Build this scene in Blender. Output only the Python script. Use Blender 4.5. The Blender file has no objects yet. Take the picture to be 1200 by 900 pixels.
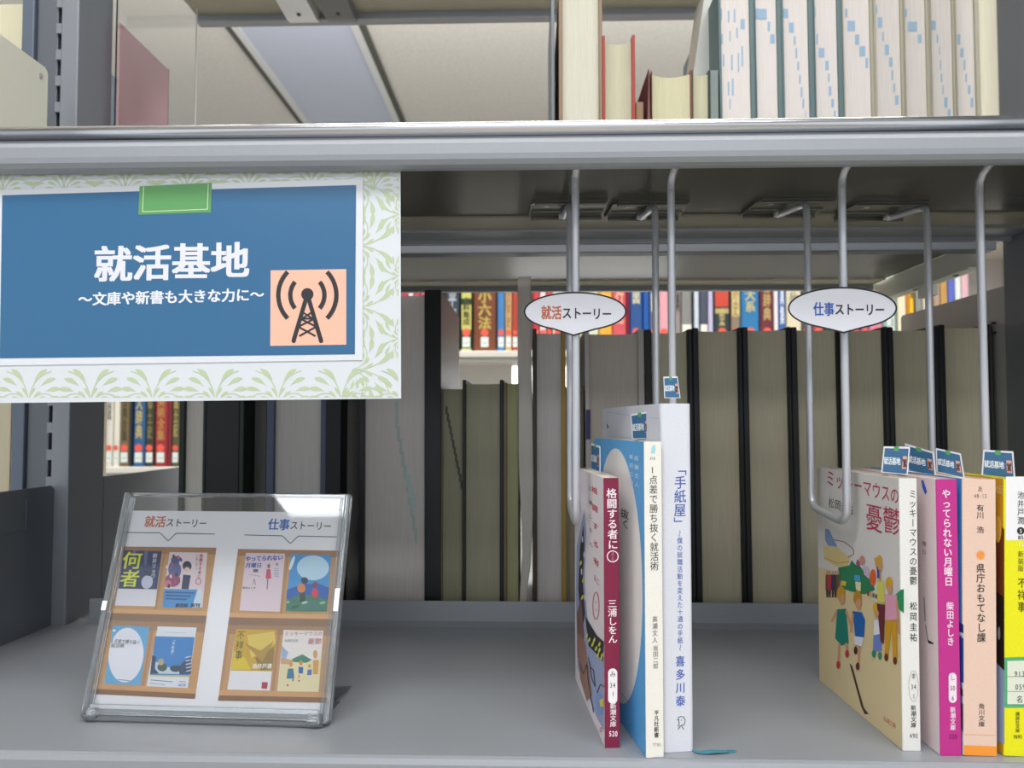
import bpy, bmesh, math, random
from mathutils import Vector, Matrix

# ------------------------------------------------------------------ camera, world, light, exposure
# all lengths below are in millimetres; MM turns them into metres when a mesh is linked
MM = 0.001
SC = bpy.context.scene
COL = SC.collection
CAM = Vector((0.0, -380.0, 183.0))
YAW, PITCH, FPX, CX, CY = math.radians(1.5), math.radians(2.0), 800.0, 600.0, 469.0
fh = Vector((-math.sin(YAW), math.cos(YAW), 0))
FWD = fh * math.cos(PITCH) + Vector((0, 0, 1)) * math.sin(PITCH)
RGT = Vector((math.cos(YAW), math.sin(YAW), 0))
UPV = RGT.cross(FWD)

cd = bpy.data.cameras.new('camera'); cam = bpy.data.objects.new('camera', cd); COL.objects.link(cam)
cd.sensor_width = 36; cd.lens = 24; cd.shift_y = 19 / 1200; cd.clip_start = 0.01; cd.clip_end = 60
R3 = Matrix((RGT, UPV, -FWD)).transposed()
cam.matrix_world = Matrix.Translation(CAM * MM) @ R3.to_4x4()
cd.dof.use_dof = True; cd.dof.focus_distance = 0.42; cd.dof.aperture_fstop = 11
SC.camera = cam

w = bpy.data.worlds.new('world'); SC.world = w; w.use_nodes = True
w.node_tree.nodes['Background'].inputs[0].default_value = (0.86, 0.93, 1.0, 1)
w.node_tree.nodes['Background'].inputs[1].default_value = 0.92

def area(name, loc, sx, sy, power, col=(1, 0.99, 0.97), rot=(0, 0, 0)):
    l = bpy.data.lights.new(name, 'AREA'); l.shape = 'RECTANGLE'; l.size = sx; l.size_y = sy
    l.energy = power; l.color = col
    o = bpy.data.objects.new(name, l); o.location = loc; o.rotation_euler = rot; COL.objects.link(o)
    return o
area('aisle_lamp_light', (0.1, -0.75, 1.66), 2.6, 0.35, 29)
area('rear_aisle_lamp_light', (0.0, -2.9, 1.66), 3.4, 0.5, 44, (0.95, 0.97, 1.0))
area('far_aisle_lamp_light', (0.25, 1.1, 1.66), 3.0, 0.4, 40, (1, 0.98, 0.94))

area('far_ceiling_fill', (0.2, 1.1, 1.30), 3.0, 0.4, 58, (1, 0.98, 0.95), (math.pi, 0, 0))  # added fill aimed upward to brighten the ceiling, not a real fitting
area('near_ceiling_fill', (0.1, -0.75, 1.50), 2.6, 0.35, 16, (1, 0.98, 0.95), (math.pi, 0, 0))  # second added fill, lifts the ceiling over the near aisle

SC.view_settings.view_transform = 'Standard'; SC.view_settings.look = 'None'
SC.view_settings.gamma = 1; SC.view_settings.use_curve_mapping = False
SC.view_settings.exposure = 0.1

# ------------------------------------------------------------------ helpers
def ray(px, py):
    return RGT * ((px - CX) / FPX) + UPV * ((CY - py) / FPX) + FWD
def at(px, py, Y):
    """measured photo position -> point on the vertical plane at depth Y"""
    d = ray(px, py); t = (Y - CAM.y) / d.y
    return CAM + d * t
def AX(px, Y, py=600): return at(px, py, Y).x
def AZ(py, Y, px=621): return at(px, py, Y).z

def lin(h):
    h = h.lstrip('#'); out = []
    for i in (0, 2, 4):
        c = int(h[i:i + 2], 16) / 255
        out.append(c / 12.92 if c <= 0.04045 else ((c + 0.055) / 1.055) ** 2.4)
    return (*out, 1)

MATS = {}
def mat(name, hx, rough=0.6, metal=0.0, spec=0.5, noise=0.0, nscale=400, bump=0.0, stretch=None, coat=0.0):
    if name in MATS: return MATS[name]
    m = bpy.data.materials.new(name); m.use_nodes = True
    nt = m.node_tree; b = nt.nodes['Principled BSDF']
    c = lin(hx)
    b.inputs['Base Color'].default_value = c
    b.inputs['Roughness'].default_value = rough; b.inputs['Metallic'].default_value = metal
    b.inputs['Specular IOR Level'].default_value = spec
    b.inputs['Coat Weight'].default_value = coat; b.inputs['Coat Roughness'].default_value = 0.15
    if noise or bump:
        tc = nt.nodes.new('ShaderNodeTexCoord'); mp = nt.nodes.new('ShaderNodeMapping')
        nz = nt.nodes.new('ShaderNodeTexNoise'); nz.inputs['Scale'].default_value = nscale
        nz.inputs['Detail'].default_value = 3
        if stretch: mp.inputs['Scale'].default_value = stretch
        nt.links.new(tc.outputs['Object'], mp.inputs[0]); nt.links.new(mp.outputs[0], nz.inputs['Vector'])
        if noise:
            rp = nt.nodes.new('ShaderNodeValToRGB')
            rp.color_ramp.elements[0].position = 0.3; rp.color_ramp.elements[1].position = 0.7
            rp.color_ramp.elements[0].color = tuple(max(0, x * (1 - noise)) for x in c[:3]) + (1,)
            rp.color_ramp.elements[1].color = tuple(min(1, x * (1 + noise)) for x in c[:3]) + (1,)
            nt.links.new(nz.outputs['Fac'], rp.inputs[0]); nt.links.new(rp.outputs[0], b.inputs['Base Color'])
        if bump:
            bp = nt.nodes.new('ShaderNodeBump'); bp.inputs['Strength'].default_value = bump
            bp.inputs['Distance'].default_value = 0.0004
            nt.links.new(nz.outputs['Fac'], bp.inputs['Height']); nt.links.new(bp.outputs[0], b.inputs['Normal'])
    MATS[name] = m; return m
def steel(): return mat('silver_grey_painted_steel', '969aa0', 0.42, 0.25, noise=0.05, nscale=2500, bump=0.05)
def gloss_steel(): return mat('glossy_shaded_steel_underside', '545450', 0.24, 0.1, 0.22, noise=0.04, nscale=900)  # same shelf paint, darkened for the shade under the boards
def dark_steel(): return mat('grey_steel_post', '7f838a', 0.45, 0.2, noise=0.05, nscale=2500)
def cream_steel(): return mat('cream_painted_steel', 'd6d6c8', 0.45, 0.0)
def chrome(): return mat('chrome', 'd8d8dc', 0.2, 1.0)
def wirem(): return mat('satin_wire', 'c4c5ca', 0.36, 0.5)
def page(hx): return mat('pages_' + hx, hx, 0.85, 0, 0.2, noise=0.10, nscale=60, stretch=(60, 1, 0.5), bump=0.25)
def board(hx, rough=0.5): return mat('board_' + hx, hx, rough, 0, 0.4, noise=0.03, nscale=800, bump=0.05)
def ink(hx, rough=0.45): return mat('ink_' + hx, hx, rough, 0, 0.4)

class MB:
    """collects simple solids, then links them as one mesh object"""
    def __init__(s): s.bm = bmesh.new()
    def box(s, x0, x1, y0, y1, z0, z1, bev=0.0, seg=2, mi=0):
        r = bmesh.ops.create_cube(s.bm, size=1.0); vs = r['verts']
        for v in vs:
            v.co = Vector(((x0 + x1) / 2 + v.co.x * (x1 - x0), (y0 + y1) / 2 + v.co.y * (y1 - y0), (z0 + z1) / 2 + v.co.z * (z1 - z0)))
        fs = {f for v in vs for f in v.link_faces}
        for f in fs: f.material_index = mi
        if bev > 0:
            es = list({e for v in vs for e in v.link_edges})
            r = bmesh.ops.bevel(s.bm, geom=es, offset=bev, segments=seg, affect='EDGES', profile=0.6)
            for f in r['faces']: f.material_index = mi; f.smooth = True
        return s
    def prism(s, pts, a0, a1, axis='x', mi=0, smooth=False):
        """closed outline pts (2D) swept from a0 to a1 along an axis; x: (y,z), y: (x,z), z: (x,y)"""
        def P(p, a):
            return Vector((a, p[0], p[1])) if axis == 'x' else Vector((p[0], a, p[1])) if axis == 'y' else Vector((p[0], p[1], a))
        A = [s.bm.verts.new(P(p, a0)) for p in pts]; B = [s.bm.verts.new(P(p, a1)) for p in pts]
        n = len(pts); fs = [s.bm.faces.new(A), s.bm.faces.new(B[::-1])]
        for i in range(n):
            f = s.bm.faces.new((A[i], B[i], B[(i + 1) % n], A[(i + 1) % n])); f.smooth = smooth; fs.append(f)
        for f in fs: f.material_index = mi
        return s
    def tube(s, pts, r, seg=12, mi=0):
        pts = [Vector(p) for p in pts]; rings = []; nrm = None
        for i, p in enumerate(pts):
            t = (pts[min(i + 1, len(pts) - 1)] - pts[max(i - 1, 0)]).normalized()
            if nrm is None:
                nrm = t.orthogonal().normalized()
            nrm = (nrm - t * nrm.dot(t)).normalized(); b = t.cross(nrm)
            rings.append([s.bm.verts.new(p + (nrm * math.cos(2 * math.pi * k / seg) + b * math.sin(2 * math.pi * k / seg)) * r) for k in range(seg)])
        for a, b in zip(rings, rings[1:]):
            for k in range(seg):
                f = s.bm.faces.new((a[k], a[(k + 1) % seg], b[(k + 1) % seg], b[k])); f.smooth = True; f.material_index = mi
        s.bm.faces.new(rings[0][::-1]); s.bm.faces.new(rings[-1]); return s
    def loft(s, rows, mi=0, smooth=True):
        g = [[s.bm.verts.new(Vector(p)) for p in r] for r in rows]
        for a, b in zip(g, g[1:]):
            for k in range(len(a) - 1):
                f = s.bm.faces.new((a[k], a[k + 1], b[k + 1], b[k])); f.smooth = smooth; f.material_index = mi
        return s
    def build(s, name, mats, parent=None, recalc=True):
        if recalc: bmesh.ops.recalc_face_normals(s.bm, faces=s.bm.faces[:])
        for v in s.bm.verts: v.co *= MM
        me = bpy.data.meshes.new(name); s.bm.to_mesh(me); s.bm.free()
        for m in (mats if isinstance(mats, (list, tuple)) else [mats]): me.materials.append(m)
        o = bpy.data.objects.new(name, me); COL.objects.link(o)
        if parent: o.parent = parent
        return o

def thing(name, label, cat, loc=(0, 0, 0), rz=0, rx=0, ry=0, group=None):
    o = bpy.data.objects.new(name, None); COL.objects.link(o); o.empty_display_size = 0.02
    M = Matrix.Translation(Vector(loc)) @ Matrix.Rotation(math.radians(rz), 4, 'Z') @ Matrix.Rotation(math.radians(ry), 4, 'Y') @ Matrix.Rotation(math.radians(rx), 4, 'X')
    W = M.copy(); W.translation = M.translation * MM; o.matrix_world = W
    FR[o.name] = M
    tag(o, label, cat, group); return o
FR = {}
def tag(o, label, cat, group=None):
    o['label'] = label; o['category'] = cat
    if group: o['group'] = group
    return o
def struct(o): o['kind'] = 'structure'; return o

# ---- flat print: text and shapes laid on a surface as thin geometry
GL = {}
def glyph(ch, bold):
    k = (ch, bold)
    if k not in GL:
        c = bpy.data.curves.new('g', 'FONT'); c.body = ch; c.size = 1; c.resolution_u = 3; c.offset = bold
        o = bpy.data.objects.new('g', c); COL.objects.link(o)
        dg = bpy.context.evaluated_depsgraph_get(); dg.update()
        m = bpy.data.meshes.new_from_object(o.evaluated_get(dg))
        GL[k] = ([(v.co.x, v.co.y) for v in m.vertices], [tuple(p.vertices) for p in m.polygons])
        bpy.data.objects.remove(o); bpy.data.curves.remove(c); bpy.data.meshes.remove(m)
    return GL[k]
ROT = set('ー～〜「」()')
class Print:
    """prints on the plane through o (local mm) spanned by u and v; px=True reads photo measurements"""
    def __init__(s, parent, o, u, v, px=True, surf=None):
        s.par = parent; s.o = Vector(o); s.u = Vector(u).normalized(); s.v = Vector(v).normalized()
        s.n = s.u.cross(s.v); s.V = []; s.F = []; s.M = []; s.mats = []; s.usepx = px; s.surf = surf
        M = FR[parent.name] if parent else Matrix.Identity(4); s.Mi = M.inverted()
        s.C = s.Mi @ CAM; s.cnt = 0; s.lay = 1; s.rough = 0.45
    def uv(s, x, y):
        if not s.usepx: return (x, y)
        d = s.Mi.to_3x3() @ ray(x, y); t = (s.o - s.C).dot(s.n) / d.dot(s.n); p = s.C + d * t - s.o
        return (p.dot(s.u), p.dot(s.v))
    def mi(s, hx):
        m = ink(hx, s.rough) if s.rough == 0.45 else mat('ink_%s_%d' % (hx, s.rough * 100), hx, s.rough)
        if m not in s.mats: s.mats.append(m)
        return s.mats.index(m)
    def put(s, pts, faces, hx):
        b = len(s.V); s.cnt += 1; h = 0.11 * s.lay + 0.0004 * (s.cnt % 250) - 0.06
        for (a, c) in pts:
            s.V.append((s.o + s.u * a + s.v * c + s.n * h + (s.surf(a, c) if s.surf else Vector())) * MM)
        i = s.mi(hx)
        for f in faces: s.F.append(tuple(b + k for k in f)); s.M.append(i)
    def raw(s, pts, hx):
        if len(pts) > 2: s.put(pts, [tuple(range(len(pts)))], hx)
    def poly(s, pts, hx): s.raw([s.uv(*p) for p in pts][::-1] if s.usepx else pts, hx)
    def rect(s, x0, y0, x1, y1, hx): s.poly([(x0, y0), (x1, y0), (x1, y1), (x0, y1)], hx)
    def ell(s, cx, cy, rx, ry, hx, n=28, a0=0, a1=360, ang=0):
        ca, sa = math.cos(math.radians(ang)), math.sin(math.radians(ang)); P = []
        for k in range(n):
            t = math.radians(a0 + (a1 - a0) * k / n); X, Y = rx * math.cos(t), ry * math.sin(t)
            P.append((cx + X * ca - Y * sa, cy + X * sa + Y * ca))
        s.poly(P, hx)
    def line(s, pts, wd, hx):
        for (a, b) in zip(pts, pts[1:]):
            dx, dy = b[0] - a[0], b[1] - a[1]; L = math.hypot(dx, dy) or 1; nx, ny = -dy / L * wd / 2, dx / L * wd / 2
            s.poly([(a[0] + nx, a[1] + ny), (b[0] + nx, b[1] + ny), (b[0] - nx, b[1] - ny), (a[0] - nx, a[1] - ny)], hx)
    def ring(s, cx, cy, rx, ry, wd, hx, n=32, a0=0, a1=360):
        P = [(cx + rx * math.cos(math.radians(a0 + (a1 - a0) * k / n)), cy + ry * math.sin(math.radians(a0 + (a1 - a0) * k / n))) for k in range(n + 1)]
        s.line(P, wd, hx)
    def char(s, ch, c, e1, e2, hx, bold=0.0, rot=False):
        """glyph centred at c (uv); e1/e2 are the em vectors along and up"""
        vs, fs = glyph(ch, 0.0)
        if bold > 0:
            for (dx, dy) in ((-1, -.6), (1, -.6), (-1, .6), (1, .6)):
                s.char(ch, (c[0] + e1[0] * dx * bold, c[1] + e2[1] * dy * bold), e1, e2, hx, 0.0, rot)
            return
        out = []
        for (x, y) in vs:
            x, y = x - 0.5, y - 0.38
            if not ord(ch) > 0x2000: x += 0.22
            if rot: x, y = y, -x
            out.append((c[0] + e1[0] * x + e2[0] * y, c[1] + e1[1] * x + e2[1] * y))
        s.put(out, fs, hx)
    def ht(s, txt, x0, x1, yc, hx, h=None, bold=0.0, y1=None):
        """horizontal line of full width characters from x0 to x1 (photo measure) centred on yc"""
        n = len(txt); st = (x1 - x0) / n; h = h or st; y1 = yc if y1 is None else y1
        for i, ch in enumerate(txt):
            if ch == ' ': continue
            x = x0 + st * (i + .5); y = yc + (y1 - yc) * (i + .5) / n
            c = s.uv(x, y); r = s.uv(x + st / 2, y); l = s.uv(x - st / 2, y); t = s.uv(x, y - h / 2); b = s.uv(x, y + h / 2)
            s.char(ch, c, (r[0] - l[0], 0), (0, t[1] - b[1]), hx, bold)
    def hl(s, txt, xc, yc, w, h, hx, bold=0.0):
        """latin digits, half width"""
        n = len(txt); st = w / n
        for i, ch in enumerate(txt):
            x = xc - w / 2 + st * (i + .5); c = s.uv(x, yc); r = s.uv(x + st, yc); t = s.uv(x, yc - h)
            s.char(ch, c, ((r[0] - c[0]) * 1.7, 0), (0, (t[1] - c[1]) * 1.35), hx, bold)
    def vt(s, txt, xc, y0, y1, hx, w, bold=0.0, x1=None):
        n = len(txt); st = (y1 - y0) / n; x1 = xc if x1 is None else x1
        for i, ch in enumerate(txt):
            if ch == ' ': continue
            y = y0 + st * (i + .5); x = xc + (x1 - xc) * (i + .5) / n
            c = s.uv(x, y); r = s.uv(x + w / 2, y); l = s.uv(x - w / 2, y); hh = min(st, w * 1.15)
            t = s.uv(x, y - hh / 2); b = s.uv(x, y + hh / 2)
            e1, e2 = (r[0] - l[0], 0), (0, t[1] - b[1])
            if ch in ROT: s.char(ch, c, e1, e2, hx, bold, True)
            else: s.char(ch, c, e1, e2, hx, bold)
    def build(s, name, parent=None, label=None):
        me = bpy.data.meshes.new(name); me.from_pydata([tuple(v) for v in s.V], [], s.F); me.update()
        for m in s.mats: me.materials.append(m)
        me.polygons.foreach_set('material_index', s.M)
        o = bpy.data.objects.new(name, me); COL.objects.link(o)
        o.parent = parent or s.par
        if label: o['label'] = label
        return o

# ------------------------------------------------------------------ the room
def ceiling_mat():
    m = mat('ceiling_board', 'd9d5cf', 0.9, 0, 0.2, noise=0.05, nscale=60, bump=0.4); return m
CEIL = 1683.0
o = MB().box(-5000, 5000, -4000, 5200, CEIL, CEIL + 40).build('ceiling', ceiling_mat()); struct(o)
o = MB().box(-5000, 5000, -4000, 5200, -1080, -1040).build('floor', mat('floor_tile', 'b5b0a6', 0.5, 0, 0.4, noise=0.05, nscale=8)); struct(o)
o = MB().box(-5000, 5000, 5160, 5200, -1040, CEIL).build('wall_back', mat('wall_paint', 'd8d6d0', 0.85)); struct(o)
# recessed ceiling panel seen over the shelf, with its trim
def onceil(px, py):
    d = ray(px, py); t = (CEIL - CAM.z) / d.z; return CAM + d * t
a0, a1 = onceil(262, 25), onceil(360, 143); b0, b1 = onceil(402, 18), onceil(466, 143)
t = thing('ceiling_panel', 'pale blue perforated ceiling panel between dark grooves seen over the upper shelf', 'ceiling panel',
          ((a1.x + b1.x) / 2, (a1.y + b1.y) / 2, CEIL), group=None)
W2 = (b1.x - a1.x) / 2; Y0, Y1 = -2600, 1500
pm = mat('perforated_blue_panel', 'c3c8da', 0.6, 0.0, 0.3)
nt = pm.node_tree; bb = nt.nodes['Principled BSDF']
tc = nt.nodes.new('ShaderNodeTexCoord'); vo = nt.nodes.new('ShaderNodeTexVoronoi'); vo.inputs['Scale'].default_value = 55; vo.inputs['Randomness'].default_value = 0
mpp = nt.nodes.new('ShaderNodeMapping'); mpp.inputs['Rotation'].default_value[2] = 0.785
rp = nt.nodes.new('ShaderNodeValToRGB'); rp.color_ramp.elements[0].position = .18; rp.color_ramp.elements[1].position = .3
rp.color_ramp.elements[0].color = lin('a4aabf'); rp.color_ramp.elements[1].color = lin('c6cbdd')
nt.links.new(tc.outputs['Object'], mpp.inputs[0]); nt.links.new(mpp.outputs[0], vo.inputs['Vector']); nt.links.new(vo.outputs['Distance'], rp.inputs[0]); nt.links.new(rp.outputs[0], bb.inputs['Base Color'])
MB().box(-W2, W2, Y0, Y1, -6, -1).build('perforated_sheet', pm, t)
for s in (-1, 1):
    MB().box(s * W2 - 15, s * W2 + 15, Y0, Y1, -14, -1, 3).build('frame_strip', mat('white_strip', 'd8d8d8', .5), t)
    x = s * W2 + s * 15 + (0 if s > 0 else -26)
    MB().box(x, x + 26, Y0, Y1, -9, -1).build('groove', mat('groove_dark', '55574f', .7), t)
# light fittings that carry the lamps
for i, (nm, y, sx, sy) in enumerate((('', -750, 2600, 350), ('', -2900, 3400, 500), ('', 1100, 3000, 400))):
    lab = ['long ceiling light above the near aisle', 'long ceiling light over the aisle behind the viewer', 'long ceiling light above the far aisle'][i]
    t = thing('ceiling_light', lab, 'lamp', (100 if i == 0 else 0 if i == 1 else 250, y, CEIL))
    MB().box(-sx / 2 - 20, sx / 2 + 20, -sy / 2 - 20, sy / 2 + 20, -12, -2, 3).build('housing', mat('white_strip', 'd8d8d8', .5), t)

# ------------------------------------------------------------------ the double sided steel shelving
case = thing('steel_bookcase', 'silver grey double-sided steel library bookcase with chrome-edged shelves filling the whole view', 'bookcase', (0, 0, 0))
XL, XR = -432.0, 432.0
def lip_profile(y0, z0, z1, chrome_gap):
    # folded front lip: (y, z)
    r = [(y0 + 4, z1), (y0 + 1.2, z1 - 1.2), (y0, z1 - 4), (y0, z0 + 5), (y0 + 1, z0 + 2), (y0 + 3, z0), (y0 + 9, z0), (y0 + 9, z0 + 1.2), (y0 + 3.4, z0 + 1.2), (y0 + 1.6, z0 + 5), (y0 + 1.6, z1 - 4), (y0 + 4, z1 - 1.5)]
    return r
# near lower shelf
s1 = MB().box(XL - 30, XR, 3, 255, -1.6, 0, 0).build('shelf', steel(), case, ); s1['label'] = 'lower shelf board holding the display books'
MB().prism(lip_profile(0, -26, 0, 0), XL - 30, XR + 30, 'x').build('front_lip', steel(), s1)
b = MB(); b.box(-409, XR - 6, 249, 251, 0, 21, 0.7); b.prism([(240, 0), (249.5, 0), (249.5, 3.2)], XL + 14, XR - 14, 'x'); b.build('rear_lip', steel(), s1)
# near upper shelf
ZU = 354.0
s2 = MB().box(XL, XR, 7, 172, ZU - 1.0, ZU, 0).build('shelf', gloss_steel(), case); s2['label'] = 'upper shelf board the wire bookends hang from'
lip2 = MB().prism([(0.5, 346), (-.6, 344.5), (-2.6, 341), (-2.6, 335), (-2, 332), (0, 329.6), (3, 328.5), (6.5, 328.5), (6.5, 330), (3, 330), (0, 333), (-.8, 341), (2, 346)], XL - 30, XR + 30, 'x').build('front_lip', steel(), s2)
MB().prism([(1.2 + 5.0 * math.cos(math.radians(a)), 350.1 + 4.0 * math.sin(math.radians(a))) for a in range(0, 360, 8)], XL - 30, XR + 30, 'x', smooth=True).build('chrome_rail', chrome(), s2)
b = MB().box(XL, XR, 172, 206, ZU - 2.5, ZU, 0).build('rail_channel', mat('warm_channel', 'a09c8c', .45, .2), s2)
b = MB().box(XL - 30, XR + 30, 206, 236, ZU - 4.5, ZU, 0.8); b.box(XL - 30, XR + 30, 231, 236, ZU - 8.5, ZU - 4, 0.8); b.build('rear_flange', steel(), s2)
# centre beam between the posts
MB().box(XL + 8, XR - 8, 246, 261, ZU - 13, ZU, 1.0).build('centre_beam', dark_steel(), case)
# far lower and upper shelves
s3 = MB().box(XL + 14, XR - 10, 255, 470, -3, -0.5, 0.5).build('shelf', steel(), case)
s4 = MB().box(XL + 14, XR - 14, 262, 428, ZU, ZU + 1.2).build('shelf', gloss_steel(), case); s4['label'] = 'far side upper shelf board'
MB().box(XL + 14, XR - 14, 428, 455, ZU - 1.5, ZU, 0.4).build('rail_channel', mat('warm_channel', 'a09c8c', .45, .2), s4)
MB().box(XL + 14, XR - 14, 455, 462, ZU - 8, ZU + 3, 1.5).build('end_lip', steel(), s4)
for s in (0,):
    b = MB(); b.box(XR - 12, XR - 10.5, 262, 462, ZU - 26, ZU); b.box(XR - 24, XR - 10.5, 262, 462, ZU - 26.5, ZU - 25)
    b.box(XR - 20, XR - 11, 330, 352, ZU - 38, ZU - 26, 1)
    b.build('side_flange', cream_steel(), s4)
    for y in (290, 360, 420): MB().prism([(XR - 18 + 2.2 * math.cos(k), y + 3.5 * math.sin(k)) for k in [i * .628 for i in range(10)]], ZU - 27.1, ZU - 26.4, 'z').build('slot_hole', board('2a2a28'), s4)
# far side shelf of the level above
ZT = 698.0
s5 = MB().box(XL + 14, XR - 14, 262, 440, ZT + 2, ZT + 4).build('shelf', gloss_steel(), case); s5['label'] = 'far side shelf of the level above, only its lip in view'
b = MB(); b.box(XL + 14, XR - 14, 446, 460, ZT - 12, ZT + 12, 1.5); b.build('end_lip', steel(), s5)
b = MB().box(XL + 14, XR - 14, 400, 446, ZT - 4, ZT + 2, 0.5).build('rail_channel', mat('warm_channel', 'a09c8c', .45, .2), s5)
# bracket arms under that shelf, at the clear panel
for (x0, x1, c, lb) in ((-298, -262, 'e4e6ea', 'white bracket arm'), (-250, -214, '6f7276', 'grey bracket arm')):
    k = MB().prism([(300, ZT + 2), (447, ZT + 2), (447, ZT - 15), (436, ZT - 18), (300, ZT - 16)], x0, x1, 'x').build('bracket_arm', mat('arm_' + c, c, .4, .1), s5)
    k['label'] = lb
    MB().prism([((x0 + x1) / 2 + 2.5 * math.cos(i * .628), 425 + 3 * math.sin(i * .628)) for i in range(10)], ZT - 18.6, ZT - 16.5, 'z').build('screw', board('3a3a3a'), s5)

# posts: folded steel with a row of slots
def post(side):
    X0 = 438.5 * side
    def bx(b, a, c, *r, **k): b.box(min(X0 - a * side, X0 - c * side), max(X0 - a * side, X0 - c * side), *r, **k)
    b = MB()
    bx(b, -1, 15.5, 237, 289, -400, 900, bev=1.2)          # a lit front face and the inner side face
    p = b.build('post', dark_steel(), case)
    q = MB()
    z = -400
    while z < 890:                                          # webs between the slots
        bx(q, -6, -1, 237.6, 240, z, z + 9.5); z += 25
    q.build('slot_web', dark_steel(), p)
    q = MB(); bx(q, -6, -1, 243, 250, -400, 900); q.build('slot_shade_sheet', mat('slot_shade_black', '16171a', .8), p)  # black sheet painted in for the shade inside the slots
    q = MB(); bx(q, -26, -6, 240, 289, -400, 900, bev=.8); q.build('outer_flange', mat('post_recess', '5f636b', .45, .2), p)
    q = MB(); bx(q, -38, -26.5, 236, 289, -400, 900, bev=1.0); q.build('edge_strip', mat('post_blue_grey', '5b6574', .45, .2), p)
    return p
pl_ = post(-1); pl_['label'] = 'left slotted upright post'
k = MB().box(427, 430, 6, 243, -400, 900, 1.2).build('side_panel', mat('side_grey', '6d7076', .45, .2), case); k['label'] = 'full-height grey side panel at the right edge'
# end brackets
def bracket(name, X, pts, m, label, holes=(), rib=None):
    k = MB().prism(pts, X - .8, X + .8, 'x').build(name, m, case); k['label'] = label
    for (y, z) in holes: MB().prism([(y + 2.3 * math.cos(i * .52), z + 2.3 * math.sin(i * .52)) for i in range(12)], X + .7, X + 1.6, 'x').build('screw', chrome(), k)
    if rib:
        (y0, y1, z0, z1) = rib; q = MB(); q.box(X + .6, X + 1.5, y0, y1, z0, z0 + 1.2); q.box(X + .6, X + 1.5, y1 - 1.2, y1, z0, z1); q.build('embossed_edge', m, k)
    return k
bracket('end_bracket', -436.5, [(40, 0), (236.5, 0), (236.5, 124), (233, 127), (40, 127)], mat('bracket_grey', '6b6f76', .45, .2), 'dark grey end bracket of the lower shelf', rib=(60, 203, 90, 118))
bracket('end_bracket', -437.5, [(40, ZU), (217.5, ZU), (217.5, 500), (216, 503), (213, 504.5), (40, 504.5)], cream_steel(), 'cream end bracket of the upper shelf with a screw near its corner', holes=((208, 494),))
bracket('end_bracket', -423.5, [(290, 0), (452, 0), (452, 131), (290, 131)], dark_steel(), 'grey end bracket behind the left post', rib=(306, 440, 104, 128))
k = bracket('end_panel', 433.5, [(250, 0), (421, 0), (424, 4), (424, 306), (421, 309), (250, 309)], mat('panel_grey', 'a7a5a1', .45, .1), 'tall light grey end panel at the right of the far books')
for z in (276, 267): MB().box(429.5, 432.9, 262, 265, z, z + 2, .6).build('peg', board('151515'), k)

# ------------------------------------------------------------------ wire bookends
def wire_bookend(X, label, yf=57, yr=112, zb=122, rx=(-30, 30)):
    t = thing('wire_bookend', label, 'bookend', (X, yf, ZU), group='wire bookends hanging under the upper shelf')
    D = yr - yf; zt = 342 - ZU; zb = zb - ZU; P = []
    # plate side hook -> rear upright -> bottom bend -> front upright -> top hook
    P += [(-2, D + 50, -5), (-2, D + 44, -6)]
    P += [(-1, D + 12, zt + 1.5), (-.3, D + 4, zt + .2), (0, D + 1, zt - 2), (0, D, zt - 6)]
    n = 6
    P += [(0, D, zb + 14)]
    for k in range(1, n): a = k / n * math.pi / 2; P.append((0, D - 10 + 10 * math.cos(a), zb + 12 - 10 * math.sin(a)))
    P += [(0, D - 12, zb + 1.7)]
    P += [(0, 12, zb - 1)]
    for k in range(1, n): a = k / n * math.pi / 2; P.append((0, 10 - 10 * math.sin(a), zb + 9 - 10 * math.cos(a)))
    P += [(0, 0, zb + 12), (0, 0, zt - 8), (0, -.5, zt - 3), (.6, -3, zt + 2), (1.5, -9, zt + 6), (3, -22, zt + 9.5)]
    MB().tube(P, 2.5, 14).build('wire', wirem(), t)
    a_, b_ = rx; y0, y1 = D + 20, D + 58
    Lb = MB(); Lb.prism([(a_ + 6, y0), (b_, y0), (b_, y1), (a_ + 1, y1), (a_, y1 - 4), (a_ + 2, y0 + 4)], -3.2, -1.2, 'z'); Lb.box(a_ + 5, b_ - 1, y0, y0 + 2, -5.2, -3, .8); Lb.box(a_ + 2, b_ - 1, y1 - 3, y1 - .6, -6.4, -3, .8); Lb.box(a_ + 3, b_ - 1, D + 40, D + 41.5, -4.2, -3, .4)
    Lb.build('runner_plate', mat('runner_steel', '75756f', .3, .6), t)
    MB().box(-6, 2, D + 44, D + 51, -7, -3, 1.2).build('hook_end', wirem(), t); MB().box(a_ + 12, a_ + 16, D + 26, D + 29, -4.2, -3, .6).build('rivet', wirem(), t)
    return t
wA = wire_bookend(29, 'grey wire bookend left of the maroon book, carrying the orange and black speech bubble', yf=50, yr=112)
wB = wire_bookend(91.5, 'grey wire bookend standing behind the tall white book', yf=60, yr=116)
wC = wire_bookend(199.5, 'grey wire bookend against the illustrated white paperback, carrying the blue and black speech bubble')
wD = wire_bookend(290.5, 'rightmost grey wire bookend, behind the paperbacks at the right edge', yf=64, yr=122, rx=(-44, 14))

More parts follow.
